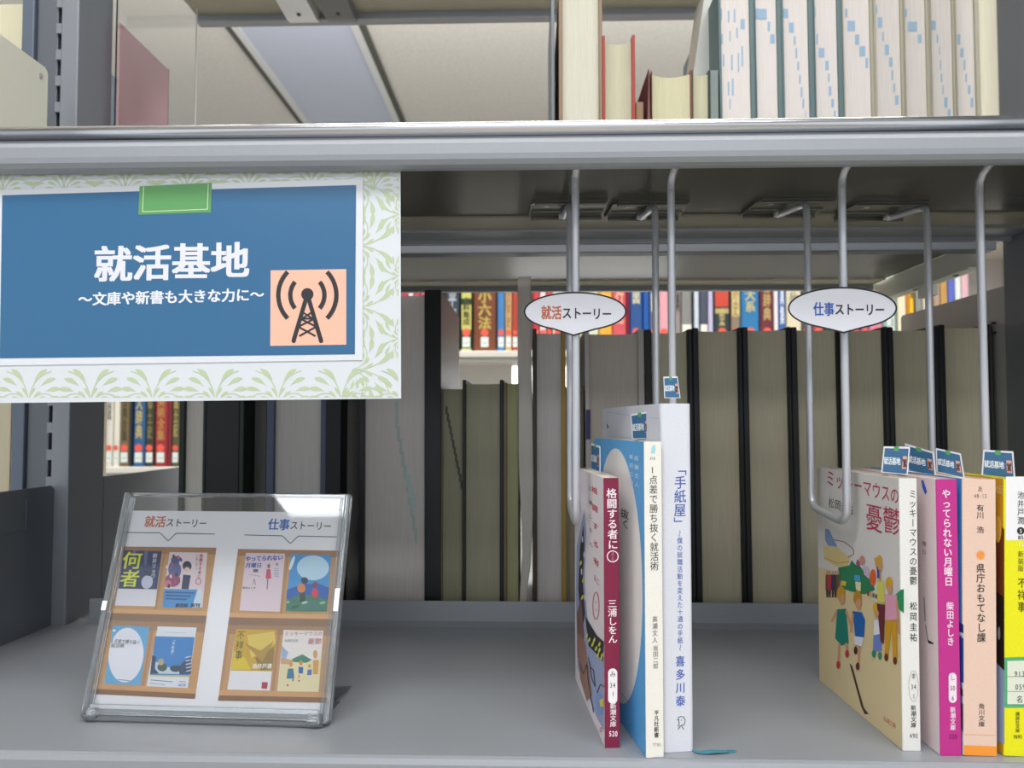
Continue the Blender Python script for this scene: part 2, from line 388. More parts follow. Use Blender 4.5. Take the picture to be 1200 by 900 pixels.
def bubble(cx, cy, rx, ry, tip, word, col, label):
    Y = 46.0; c = at(cx, cy, Y); k = (Y + 380) / 800; a, b = rx * k, ry * k
    t = thing('speech_bubble_sign', label, 'sign', (c.x, Y, c.z), group='speech bubble signs on the wires')
    pts = []; N = 72
    for i in range(N):
        ang = 2 * math.pi * i / N - math.pi / 2
        if abs(i) < 5 or i > N - 5: continue
        pts.append((a * math.cos(ang), b * math.sin(ang)))
    tp = (tip[0] - cx) * k, (cy - tip[1]) * k; pts.append(tp)
    MB().prism(pts, 0.5, 1.1, 'y').build('card', mat('laminated_white', 'dcdce4', .35), t)
    P = Print(t, (0, 0.45, 0), (1, 0, 0), (0, 0, 1), px=False); P.lay = 1
    for i in range(len(pts)):
        p, q = pts[i], pts[(i + 1) % len(pts)]; P.line([p, q], 1.0, '15151c')
        P.ell(p[0], p[1], .5, .5, '15151c', 8)
    P.build('outline')
    P = Print(t, (0, 0.45, 0), (1, 0, 0), (0, 0, 1)); P.lay = 2
    x0, y0, x1, y1 = word
    st = (x1 - x0) / 7
    P.ht(t_word[col], x0, x0 + 2 * st * 1.03, y0, col, 17, .022, y0 + (y1 - y0) * .28)
    P.ht('ストーリー', x0 + 2 * st * 1.03, x1, y0 + (y1 - y0) * .3, '1d1d24', 15, .02, y1)
    P.build('lettering')
t_word = {'c05a30': '就活', '2a57b0': '仕事'}
bubble(674, 365, 59.5, 22.5, (672, 393), (634, 366, 717, 368), 'c05a30', 'white oval speech bubble sign with orange and black lettering on the left wire')
bubble(987.5, 361, 62, 24, (988.5, 389.5), (953, 362, 1037, 363), '2a57b0', 'white oval speech bubble sign with blue and black lettering on the right wire')

# ------------------------------------------------------------------ hanging title sign
SY = 8.0
sg = thing('hanging_sign', 'large blue title sign with a leafy green border hanging from the upper shelf', 'sign', (0, SY, 0))
tl, tr, br, bl = at(-8, 190, SY), at(469, 188, SY), at(470, 467, SY), at(-8, 472.5, SY)
zb0, zb1 = bl.z, br.z; xl, xr = tl.x, tr.x
mb = MB(); mb.prism([(xl, zb0), (br.x, zb1), (xr, 345), (xl, 345)], 0, 0.5, 'y'); mb.build('sheet', mat('laminated_paper', 'd3d7dc', .3), sg)
P = Print(sg, (0, 0, 0), (1, 0, 0), (0, 0, 1)); P.rough = .3
# leafy border
x0, x1, z0, z1 = xl + .3, xr - .6, zb1 + .8, 344
def clip(poly):
    for (ax, lo, sgn) in ((0, x0, 1), (0, x1, -1), (1, z0, 1), (1, z1, -1)):
        out = []
        for i in range(len(poly)):
            p, q = poly[i - 1], poly[i]; dp, dq = (p[ax] - lo) * sgn, (q[ax] - lo) * sgn
            if (dp >= 0) != (dq >= 0): t = dp / (dp - dq); out.append((p[0] + (q[0] - p[0]) * t, p[1] + (q[1] - p[1]) * t))
            if dq >= 0: out.append(q)
        poly = out
        if len(poly) < 3: return []
    return poly
def leafshape(x, y, ang, L, wd, curl):
    up, dn = [], []
    for i in range(9):
        t = i / 8; a = ang + curl * t; 
        cx_ = x + L * t * math.cos(ang + curl * t * .5); cy_ = y + L * t * math.sin(ang + curl * t * .5)
        h = wd * (math.sin(math.pi * min(1, t ** 1.6 * 1.02)) ** .8) if 0 < t < 1 else (0.08)
        up.append((cx_ - math.sin(a) * h, cy_ + math.cos(a) * h)); dn.append((cx_ + math.sin(a) * h, cy_ - math.cos(a) * h))
    return up + dn[::-1]
GREEN = 'b7c4a2'
def stem(pts, wd):
    for p, q in zip(pts, pts[1:]):
        dx, dy = q[0] - p[0], q[1] - p[1]; l = math.hypot(dx, dy) or 1; nx, ny = -dy / l * wd, dx / l * wd
        P.raw(clip([(p[0] + nx, p[1] + ny), (q[0] + nx, q[1] + ny), (q[0] - nx, q[1] - ny), (p[0] - nx, p[1] - ny)]), GREEN)
def frond(x, y, ang, turn, length, mir, big, small):
    """a curved stem with plump comma-shaped leaves outside and small ones inside"""
    n = 22; pts = [(x, y)]; A = ang; st = length / n
    for i in range(n):
        A += turn * mir / n; x += st * math.cos(A); y += st * math.sin(A); pts.append((x, y))
        if i % 4 == 2 and i > 2:
            f = .55 + .55 * math.sin(math.pi * i / n)
            P.raw(clip(leafshape(x, y, A + mir * .85, big * f, big * f * .15, -mir * .9)), GREEN)
            P.raw(clip(leafshape(x, y, A - mir * .7, small * f, small * f * .17, mir * .7)), GREEN)
    stem(pts, .32)
P.lay = 1
def motif(cx_, cy_, rot, sc=1.0):
    def pt(a, rr): return (cx_ + rr * math.cos(a), cy_ + rr * math.sin(a))
    for m_ in (1, -1):
        for k in range(6):                                  # outer fan of comma leaves
            a = rot + m_ * (.2 + .3 * k); r0 = (15.5 - .9 * k) * sc; q = pt(a, r0)
            P.raw(clip(leafshape(q[0], q[1], a + .25 * m_, (10.5 - .8 * k) * sc, 1.35 * sc, m_ * .7)), GREEN)
        for k in range(5):                                  # inner, smaller leaves
            a = rot + m_ * (.12 + .33 * k); q = pt(a, (6.5 - .3 * k) * sc)
            P.raw(clip(leafshape(q[0], q[1], a + .1 * m_, 6.2 * sc, .85 * sc, m_ * .6)), GREEN)
        stem([pt(rot + m_ * (.05 + .035 * t * t * .12), 2.3 * t * sc) for t in range(12)], .3)
        stem([pt(rot + m_ * (.35 + .012 * t * t), 2.0 * t * sc) for t in range(12)], .28)
for i in range(-5, 6):
    cx_ = at(106, 470, SY).x + i * 36.5
    motif(cx_, zb0 - 3, math.pi / 2, 1.0)
    motif(cx_ + 18, 318, math.pi / 2, 1.0)
for zz in (214, 250, 286, 322): motif(xr - 27, zz, 0, 1.0)
for zz in (232, 268, 304): motif(xr + 3, zz, math.pi, .62)
P.build('border_print')
P = Print(sg, (0, -.25, 0), (1, 0, 0), (0, 0, 1)); P.rough = .3
P.lay = 2; P.poly([(-9, 223), (425.5, 209.5), (425, 422), (-9, 428.5)], 'd8dbe1')
P.lay = 3; P.poly([(3, 229), (417.5, 217), (416, 415.3), (0, 420), (-9, 420), (-9, 229.5)][0:4], '30658f')
P.lay = 4; P.poly([(164, 218.5), (248.5, 214.5), (247.5, 249), (162.5, 252)], '5d9b5c')
P.lay = 5
P.line([(169, 219), (167.5, 248.5), (243.5, 245.5), (244.5, 216)], .9, 'c9e0b8')
P.lay = 4
P.ht('就活基地', 110, 293, 310, 'dcdde6', 44, .03, 304)
P.ht('～文庫や新書も大きな力に～', 92, 310, 351, 'dfe2ea', 16.5, .03, 345)
P.poly([(317.5, 317), (406, 315.5), (406, 404), (317, 405.5)], 'f0b8a0')
P.lay = 5; K = '2a2a2e'; fx, fy = 360.5, 345
P.ell(fx, fy, 7.2, 7.2, K)
for s in (-1, 1):
    for r, a in ((22, 42), (36, 46)):
        c0 = 0 if s > 0 else 180
        P.ring(fx + s * -2 + s * 0, fy + 1, r, r * 1.05, 5.2, K, 20, c0 - a, c0 + a)
    P.line([(fx, fy), (fx + s * 16, 399)], 5, K); P.ell(fx + s * 16, 399.5, 2.6, 2.6, K, 12)
P.line([(353, 374), (371, 383), (351, 394)], 2.2, K); P.line([(368, 374), (350, 383), (370, 394)], 2.2, K)
P.line([(353, 373.5), (368, 373.5)], 2.2, K); P.line([(355, 366), (366, 373)], 2, K); P.line([(366, 366), (355, 373)], 2, K)
P.build('print')
MB().box(xl + 60, xl + 90, 0.6, 1.4, 328, 352, .3).build('hanging_tape', mat('clear_tape', 'dfe0e2', .3), sg)

# ------------------------------------------------------------------ books seen from their fore-edge
def fore_book(label, x0, p0, p1, x1, ytop, cb, cp, Y=262.0, D=190, yp=None, rec=4.0, conc=5.0, lean=0.0, zb=0.3, py=600, group=None,
              marks=None, cat='book', rb=.5, topz=None, cap=True, rough=.5, blockz=None, cr=None, bulge=0):
    """x0|p0 left board, p0-p1 pages, p1|x1 right board, measured in the photo at height py"""
    X0, P0, P1, X1 = (AX(v, Y, py) for v in (x0, p0, p1, x1)); h = (topz if topz else AZ(ytop, Y, (x0 + x1) / 2)) - zb
    hp = (AZ(yp, Y, (x0 + x1) / 2) - zb) if yp else h - 3.5
    W = X1 - X0; a, b = P0 - X0, P1 - X0
    zpy = AZ(py, Y); off = math.tan(math.radians(lean)) * (zpy - zb)
    t = thing('book', label, cat, (X0 - off, Y, zb), ry=lean, group=group)
    c = MB()
    if a > .4: c.box(0, a - .15, 0, D, 0, h, rb)
    if W - b > .4: c.box(b + .15, W, 0, D, 0, h, rb, mi=1 if cr else 0)
    c.box(max(0, a - 1), min(W, b + 1), D - 3, D, 0, h, .5)
    c.build('cover', [board(cb, rough), board(cr or cb, rough)], t)
    n = 10; prof = []
    for i in range(n + 1):
        u = i / n; x = a + (b - a) * u; prof.append((x, rec + conc * (1 - (2 * u - 1) ** 2)))
    prof += [(b, D - 3), (a, D - 3)]
    MB().prism(prof, 2.5, hp, 'z', smooth=False).build('page_block', page(cp), t)
    if marks:
        def surf(uu, vv):
            u = min(1, max(0, (uu - a) / (b - a))); return Vector((0, rec + conc * (1 - (2 * u - 1) ** 2), 0))
        P = Print(t, (0, -.12, 0), (1, 0, 0), (0, 0, 1), surf=surf); P.rough = .85
        for (mx0, my0, mx1, my1, col) in marks: P.rect(mx0, my0, mx1, my1, col)
        P.build('index_marks')
    return t
TOME = 'set of black-bound tomes at the right of the lower shelf'
tomes = [(757.5, 767, 809, 815, 386), (815, 822.5, 869, 874, 384), (874, 881, 927.5, 931.5, 383), (931.5, 939, 986, 989, 383), (989, 996, 1041, 1046.5, 383), (1046.5, 1053, 1101, 1107, 383), (1107, 1114, 1166, 1170, 380)]
nth = ['leftmost', 'second from the left', 'third from the left', 'fourth from the left', 'third from the right', 'second from the right', 'rightmost']
extra = ['partly behind the tall white book', 'just right of the tall white book', 'with nothing standing in front', 'left of the blue-lettered bubble wire', 'behind the illustrated paperback', 'behind the purple-spined paperback', 'beside the light grey end panel']
for i, (a, b, c, d, y) in enumerate(tomes):
    fore_book('%s black-bound beige-edged tome, %s' % (nth[i], extra[i]), a, b, c, d, y, '141516', 'b9b29a', group=TOME, lean=-.45, conc=6.5, yp=y + 3, rb=1.2, D=200, rec=5)

W_, G_ = 'bdb6b0', '6f6d69'
fore_book('dark green-black hardback with a narrow light fore-edge, leftmost on the far lower shelf', 208.5, 214.5, 236, 239.5, 0, '16211f', 'c9c4bc', topz=300, conc=2)
t = thing('slipcase', 'solid black slipcase between two books under the blue sign', 'slipcase', (AX(239.8, 262), 262, .3)); wd = AX(279, 262) - AX(239.8, 262)
MB().box(0, wd, 0, 200, 0, 298, .8).build('case', board('121314'), t); MB().box(1, wd - 1, -.6, .2, 292, 296, .2).build('case_edge', board('1c1d20'), t)
fore_book('dark green hardback with recessed fore-edge shaded grey beside the black slipcase', 279.3, 284.5, 310, 311, 0, '14261d', '8b8984', topz=290, rec=26, conc=2)  # grey page colour carries the shade of the recess
fore_book('slate blue hardback with a wide pale fore-edge under the sign', 311.2, 320, 374.5, 381, 0, '4a5468', 'c3beba', topz=296, conc=3)
fore_book('blue-black hardback with deeply recessed fore-edge shaded dark grey', 381.2, 398.5, 420.5, 421, 0, '15171d', '77746f', topz=292, rec=24, conc=2)  # dark grey pages stand in for shade deep between the boards
mk = [(461, 470, 464, 502, '9fb0ab')] + [(463 + k * 2.6, 500 + k * 15, 466.5 + k * 2.6, 518 + k * 15, '9fb0ab') for k in range(9)] + [(473 + k * 3, 556 + k * 12, 480 + k * 3, 572 + k * 12, 'a9b8b4') for k in range(3)]
fore_book('very tall black-bound reference book with green index steps on its pale fore-edge', 421.2, 427, 497, 517, 340, '19191a', 'bfb8b3', yp=345, D=168, conc=6, marks=mk, rb=.8, rough=.4, lean=-.25, bulge=1)
mk = [(521 + k * 1.6, 476 + k * 8, 523.6 + k * 1.6, 485.5 + k * 8, '4b4b46') for k in range(12)]
fore_book('small olive-edged book with dark stepped index marks beside the tall black volume', 517.3, 518, 541, 541.4, 455, '6e6b58', '8f8c76', yp=455.5, rec=7, conc=0, D=130, marks=mk)
fore_book('small black hardback with a wide olive-beige fore-edge', 541.6, 545.8, 585.3, 590, 445, '1a1a1a', '9b9983', yp=449.5, D=150, conc=5.5)
fore_book('thin speckled brown paperback with yellow-green fore-edge', 590.2, 594.2, 607, 607.8, 448, '6d5d4c', '9a9a74', yp=449.5, rec=2, conc=1.5, D=140)
# bowed brochure
t = thing('brochure', 'tall white brochure bowed sideways between the small olive books and the bubble sign', 'brochure', (0, 262, 0.3))
rowsL, rowsR = [], []
Lx = [(345, 606.8), (420, 606.5), (500, 607.2), (560, 608.5), (620, 611.5), (660, 612), (690, 609.5), (700, 608.5)]
Rx = [(345, 621.5), (420, 622), (500, 623.5), (560, 624.2), (620, 623.4), (660, 621.5), (690, 617.5), (700, 616)]
m = MB()
P1 = [at(x, y, 262) for (y, x) in Lx]; P2 = [at(x, y, 262) for (y, x) in Rx]
P1[0].z = P2[0].z = 322
for v in P1[-1:] + P2[-1:]: v.z = 0.8
n = len(P1)
m.prism([(p.x, p.z) for p in P1] + [(p.x, p.z) for p in P2[::-1]], 0, 150, 'y').build('page_block', page('bab3ab'), t)
m = MB(); m.prism([(p.x + .05, p.z + .5) for p in P2] + [(p.x + .6, p.z + .5) for p in P2[::-1]], -1, 151, 'y').build('cover', board('9a9793'), t)
fore_book('dark brown hardback with pale grey fore-edge and ochre back board under the left bubble', 624.5, 629.4, 658.3, 663.3, 385, '3d2f24', 'bdb7b5', yp=390, conc=2, D=160, cr='9a7b2e')
fore_book('beige paperback half hidden by the left bubble wire', 663.6, 664.2, 683, 684, 453, '7d7361', '8f8674', yp=453.6, rec=8, conc=1, D=120, group=None)
mk = [(0, 0, 0, 0, '2d2a58')]
bk = fore_book('tall silver-grey hardback with a wide pale fore-edge above the blue paperback', 687, 692.5, 750, 757, 386, 'a6a19c', 'b0a79d', yp=391, conc=3.5, D=170, lean=-.3)
P = Print(bk, (0, -.15, 0), (1, 0, 0), (0, 0, 1)); P.rect(686.5, 480, 692, 515, '2b2757'); P.build('label_sticker')

# ---- upper shelf, far side
ZB = ZU + 1.5; UP = dict(zb=ZB, py=100, Y=264.0)
t = thing('bookend_plate', 'thin grey steel bookend plate left of the large cream book on the upper shelf', 'bookend', (AX(646, 262, 80), 266, ZB))
MB().box(0, 3.4, 0, 110, 0, 250, .6).build('plate', mat('bookend_grey', '6c7078', .4, .3), t); MB().box(-60, 0, 20, 110, 0, 1).build('foot', mat('bookend_grey', '6c7078', .4, .3), t)
fore_book('large cream-edged hardback with light brown boards on the upper shelf', 655, 659.6, 702, 706, 0, '8f7560', 'cfccbc', topz=600, conc=1.5, D=170, **UP)
fore_book('red hardback with a pale concave fore-edge on the upper shelf', 706.3, 709.5, 740.5, 744.5, 41, 'a33b36', 'c4c0a8', yp=46, conc=6, D=140, **UP)
t = thing('booklet', 'small plain brown booklet beside the red hardback', 'booklet', (AX(746, 264, 120), 268, ZB))
MB().box(0, 7.2, 0, 90, 0, AZ(121, 268) - ZB, .3).build('cover', board('8b715c'), t); MB().box(.5, 6.7, -.3, 89, .5, AZ(122.2, 268) - ZB, .2).build('page_block', page('9a8066'), t)
t = thing('book', 'thin dark red leaning book with a pointed corner, left of the low cream books', 'book', (AX(763.2, 262, 140), 262, ZB), ry=0)
zt = AZ(82, 262) - ZB
MB().prism([(0, 0), (-7.5, 0), (-5.8, 30), (-2.2, zt), (-1.2, zt - 3), (0, 40)], 0, 120, 'y').build('cover', board('6a3536'), t)
MB().prism([(-1.4, 1), (-5.6, 1), (-4.5, 30), (-2.4, zt - 12)], -.3, 118, 'y').build('page_block', page('8b6f63'), t)
fore_book('low brown-backed book with a wide cream concave fore-edge', 763.6, 764.4, 809, 811.3, 82, '7b4331', 'cdc8a8', yp=86, conc=6.5, D=130, rec=2, **UP)
fore_book('narrow dark green-backed book with cream fore-edge', 811.6, 812.2, 830, 832.2, 82, '1f3630', 'c2bea2', yp=86, conc=3, D=130, rec=2, **UP)
t = thing('book', 'slim teal-grey book between the low books and the tall index set', 'book', (AX(832.6, 264, 110), 264, ZB))
wd = AX(842, 264, 110) - AX(832.6, 264, 110)
MB().box(0, wd, 0, 130, 0, AZ(85, 264) - ZB, .5).build('cover', board('7a8785'), t); MB().box(.6, wd - .6, -.3, 128, 1, AZ(86.5, 264) - ZB).build('page_block', page('87918d'), t)
t = thing('leaning_folder', 'pale silvery folder leaning against the tall index set, behind the low books', 'folder', (0, 300, 0))
a, b, c, d = at(812, 92, 300), at(829, -30, 300), at(846, -30, 300), at(836, 92, 300)
MB().prism([(a.x, ZB), (a.x, a.z), (b.x, b.z), (c.x, c.z), (c.x, ZB)], 0, 2.0, 'y').build('front', mat('silver_folder', 'b9bbb6', .45, .1), t)
MB().prism([(a.x + 2, ZB), (a.x + 2, a.z - 2), (b.x + 2, b.z - 2), (c.x, c.z), (c.x, ZB)], 2.2, 60, 'y').build('inner_sheets', page('c9c6ba'), t)
vols = [(843.5, 846.5, 880, 885.5), (885.5, 887.5, 912, 917.5), (917.5, 920, 949, 955), (955, 957, 983, 989), (989, 990.5, 1021.5, 1025.5), (1025.5, 1028, 1057, 1061), (1061, 1062.5, 1087, 1091.5), (1091.5, 1093.5, 1118, 1121), (1121, 1122.5, 1144.5, 1149.5)]
B = '9bb4cb'
VM = {0: [(845, 8, 847, 22), (846, 38, 848, 50), (848, 62, 850, 76), (854, 10, 856, 24), (856, 34, 857.5, 46), (858, 62, 860, 80), (859, 90, 861, 110), (861, 8, 863, 24), (864, 30, 866, 42), (866, 60, 867.5, 82), (869, 20, 874, 32), (870, 52, 872, 76), (854, 94, 856, 110), (856, 114, 857.5, 126)],
      1: [(884, 8, 900, 20), (901, 23, 904, 34), (904, 38, 909, 49)],
      2: [(916, 8, 925, 19), (926, 24, 932, 36), (932, 40, 934, 50), (934, 54, 936, 66), (936, 70, 938, 80), (938, 86, 940, 96), (940, 100, 942, 112), (942, 114, 944, 125), (945, 128, 946, 138)],
      3: [(955, 6, 957, 18), (958, 38, 960, 50), (961, 54, 968, 65), (969, 69, 973, 80), (972, 84, 974, 94), (973, 99, 976, 110), (976, 114, 979, 124), (979, 128, 981, 139)],
      4: [(992, 8, 995, 18), (995, 22, 1004, 34), (1004, 38, 1009, 50), (1009, 52, 1016, 64), (1016, 66, 1019, 78)],
      5: [(1028, 4, 1030, 14), (1030.5, 18, 1036, 30), (1036, 35, 1038, 46), (1039, 50, 1044, 62), (1044, 65, 1048, 76), (1047, 80, 1049, 92), (1049, 96, 1051, 106), (1051, 110, 1055, 121)],
      6: [(1060, 8, 1065, 18), (1066, 23, 1077, 34), (1078, 38, 1082, 48)],
      7: [(1093, 22, 1099, 33), (1100, 38, 1102, 48), (1103, 52, 1104, 62), (1104, 68, 1105.5, 80), (1105, 84, 1107, 94), (1107, 98, 1108.5, 108), (1109, 112, 1113, 124), (1113, 126, 1116, 138)],
      8: [(1119, 8, 1122, 20), (1124, 38, 1128, 50), (1128, 54, 1132, 65), (1132, 68, 1134, 80), (1134, 84, 1136, 94), (1137, 98, 1140, 108), (1140, 113, 1143, 124)]}
ords = ['first', 'second', 'third', 'fourth', 'fifth', 'sixth', 'seventh', 'eighth', 'ninth']
for i, (a, b, c, d) in enumerate(vols):
    fore_book('%s from the left of the nine tall volumes with blue index marks, %s boards' % (ords[i], 'teal grey' if i < 4 else 'beige'), a, b, c, d, 0, '5f7476' if i < 4 else 'a7a28f', 'ddd5d1' if i < 5 else 'd8d1cb',
              topz=602, conc=1.0, D=150, lean=-.35 if i < 5 else -.1, marks=[(*q, B) for q in VM[i]], group='nine index volumes on the upper shelf', rb=.9, rec=2.5, **UP)
t = thing('book', 'plain cream-edged volume at the right end of the upper shelf', 'book', (AX(1150, 264, 80), 268, ZB)); wd = AX(1174, 268, 80) - AX(1150, 268, 80)
hh = AZ(8, 268) - ZB
MB().box(.5, wd - 1, 0, 148, 0, hh, .4).build('page_block', page('d3cdb8'), t); MB().box(wd - 1, wd, -.6, 149, 0, hh + 1, .2).build('cover', board('bfbab0'), t)

# pink side and clear sheet at the left of the upper far shelf
t = thing('pink_book', 'large pink book cover standing flat against the left post on the upper shelf', 'book', (-414.5, 300, ZB))
MB().prism([(-14, 0), (78, 0), (78, 233), (-14, 233)], -2, 0, 'x').build('cover', board('cf9aa2'), t)
MB().prism([(78, 0), (79.2, 0), (79.2, 234), (78, 234)], -2.2, .2, 'x').build('cover_edge', board('7f4552'), t)
t = thing('clear_side_panel', 'clear acrylic side panel with a bright edge beside the pink cover', 'panel', (-403, 262, ZB))
gl = bpy.data.materials.new('clear_acrylic'); gl.use_nodes = True; g = gl.node_tree.nodes['Principled BSDF']
g.inputs['Base Color'].default_value = (.97, .985, .99, 1); g.inputs['Transmission Weight'].default_value = 1; g.inputs['Roughness'].default_value = .03; g.inputs['IOR'].default_value = 1.47
MB().box(0, 1.6, 0, 155, 0, 330, 0).build('sheet', gl, t)
MB().box(-.1, 1.7, 155, 156.2, 0, 330, .2).build('bright_edge', mat('frosted_edge', 'f0f3f4', .5), t)
# neighbouring bay, left of the left post
for (lab, x0, x1, y0, zb, z1, c, pc) in (('tall beige-edged book in the next bay, at the left edge above the cream bracket', -18, 29, 0, ZB, 600, '5d6a7a', 'd2ccb0'),
                                 ('beige-edged book in the next bay, at the left edge under the sign', -20, 12, 0, 104, 300, 'b0a78f', 'b5ad96'),
                                 ('short navy-covered book in the next bay at the left edge', -20, 12, 0, .5, 100, '26314b', '36405a')):
    X0, X1 = AX(x0, 270, 520 if zb < 300 else 50), AX(x1, 270, 520 if zb < 300 else 50)
    t = thing('book', lab, 'book', (X0, 270, zb))
    MB().box(0, X1 - X0 - 1.6, 1, 150, 0, z1 - zb, .5).build('page_block', page(pc), t); MB().box(X1 - X0 - 1.5, X1 - X0, 0, 151, 0, z1 - zb + 1, .3).build('cover', board(c), t)
s6 = MB().box(-560, -472, 262, 470, 98.5, 103, .5).build('shelf', cream_steel(), case); s6['label'] = 'cream shelf in the neighbouring bay'
s7 = MB().box(-560, -472, 262, 470, -2, 0, .3).build('shelf', steel(), case)
s8 = MB().box(-560, -472, 262, 470, ZU, ZU + 1, .3).build('shelf', steel(), case)

# ------------------------------------------------------------------ bookcase across the far aisle
FY = 1220.0
fb = thing('far_bookcase', 'cream bookcase across the far aisle seen through the gap over the books', 'bookcase', (0, FY, 0))
zA = AZ(411, FY); zBt = AZ(548, FY)
crm = mat('far_cream', 'dedad0', .6)
for z, l in ((zA, 'upper'), (zBt, 'lower'), (zA + 277, 'top')):
    k = MB().box(-1150, 1250, -3, 250, z - 15, z, 2).build('shelf', crm, fb)
    k2 = MB().box(-1150, 1250, 6, 12, z - 27, z - 15, 1).build('shelf_rail', mat('far_grey', 'a9a7a2', .5), k)
MB().box(-1150, -47, 200, 206, zBt, zA - 15).build('back_panel', mat('far_panel', 'd2cfca', .7), fb)
MB().box(-1150, 1250, 230, 236, zA, zA + 262).build('back_panel', mat('far_panel', 'd2cfca', .7), fb)
MB().box(-1175, -1150, -3, 250, -1040, zA + 290, 2).build('side', crm, fb); MB().box(1250, 1275, -3, 250, -1040, zA + 290, 2).build('side', crm, fb)
MB().box(-1150, 1250, 0, 240, -1040, zBt - 60).build('base', crm, fb)
# bright window beyond
win = MB().box(-160, 700, 3000, 3010, -300, 520).build('window_1', mat('window_glow', 'ffffff', .5)); struct(win)
e = MATS['window_glow'].node_tree.nodes['Principled BSDF']; e.inputs['Emission Color'].default_value = (.95, .98, 1, 1); e.inputs['Emission Strength'].default_value = 1.2

def far_book(x0, x1, zb, h, col, label, title=None, sticker=True, dot=True, bands=(), D=150, py=None, group='books on the far bookcase', slot=None, tw=.45):
    py = py or (390 if zb > 0 else 520)
    X0, X1 = AX(x0, FY + 12, py), AX(x1, FY + 12, py); Wd = X1 - X0
    t = thing('book', label, 'book', (X0, FY + 12, zb), group=group)
    r = min(Wd * .12, 3)
    prof = [(.4, D), (.4, r + 1), (.4 + Wd * .1, r * .4), (Wd * .3, 0), (Wd * .7, 0), (Wd - .4 - Wd * .1, r * .4), (Wd - .4, r + 1), (Wd - .4, D)]
    MB().prism(prof, 0, h, 'z', smooth=False).build('cover', board(col), t)
    P = Print(t, (0, -.25, 0), (1, 0, 0), (0, 0, 1), px=False); k = 0; P.rough = .5
    for (f0, f1, c) in bands: P.lay = 1; P.rect(.1 * Wd, h * f0, .9 * Wd, h * f1, c)
    if title:
        txt, c, zt0, zt1 = title; n = len(txt); st = (zt1 - zt0) / n; w_ = min(Wd * tw, st)
        P.lay = 3
        for i, ch in enumerate(txt): P.char(ch, (Wd * .5, zt1 - st * (i + .5)), (min(Wd * .7, w_ * 1.3), 0), (0, st), c, .03, ch in ROT)
    if sticker: P.lay = 3; w2 = min(Wd * .38, 9); P.rect(Wd / 2 - w2, 10, Wd / 2 + w2, 34, 'e6ece6'); P.lay = 4; P.rect(Wd / 2 - w2 * .6, 19, Wd / 2 + w2 * .6, 20.5, '8d9a92')
    if dot: P.lay = 5; rr = min(9.5, Wd * .4); P.ell(Wd / 2, 44.5, rr, rr, 'f0604c', 14)
    if slot: P.lay = 4; P.rect(Wd * .1, 0, Wd * .9, 62, 'f1ece0'); P.lay = 5; P.rect(Wd * .42, 22, Wd * .62, 40, '2a2a26')
    if P.V: P.build('spine_print')
zb = zA + .3
GD = 'c9b45a'
U = 'upper far row, '
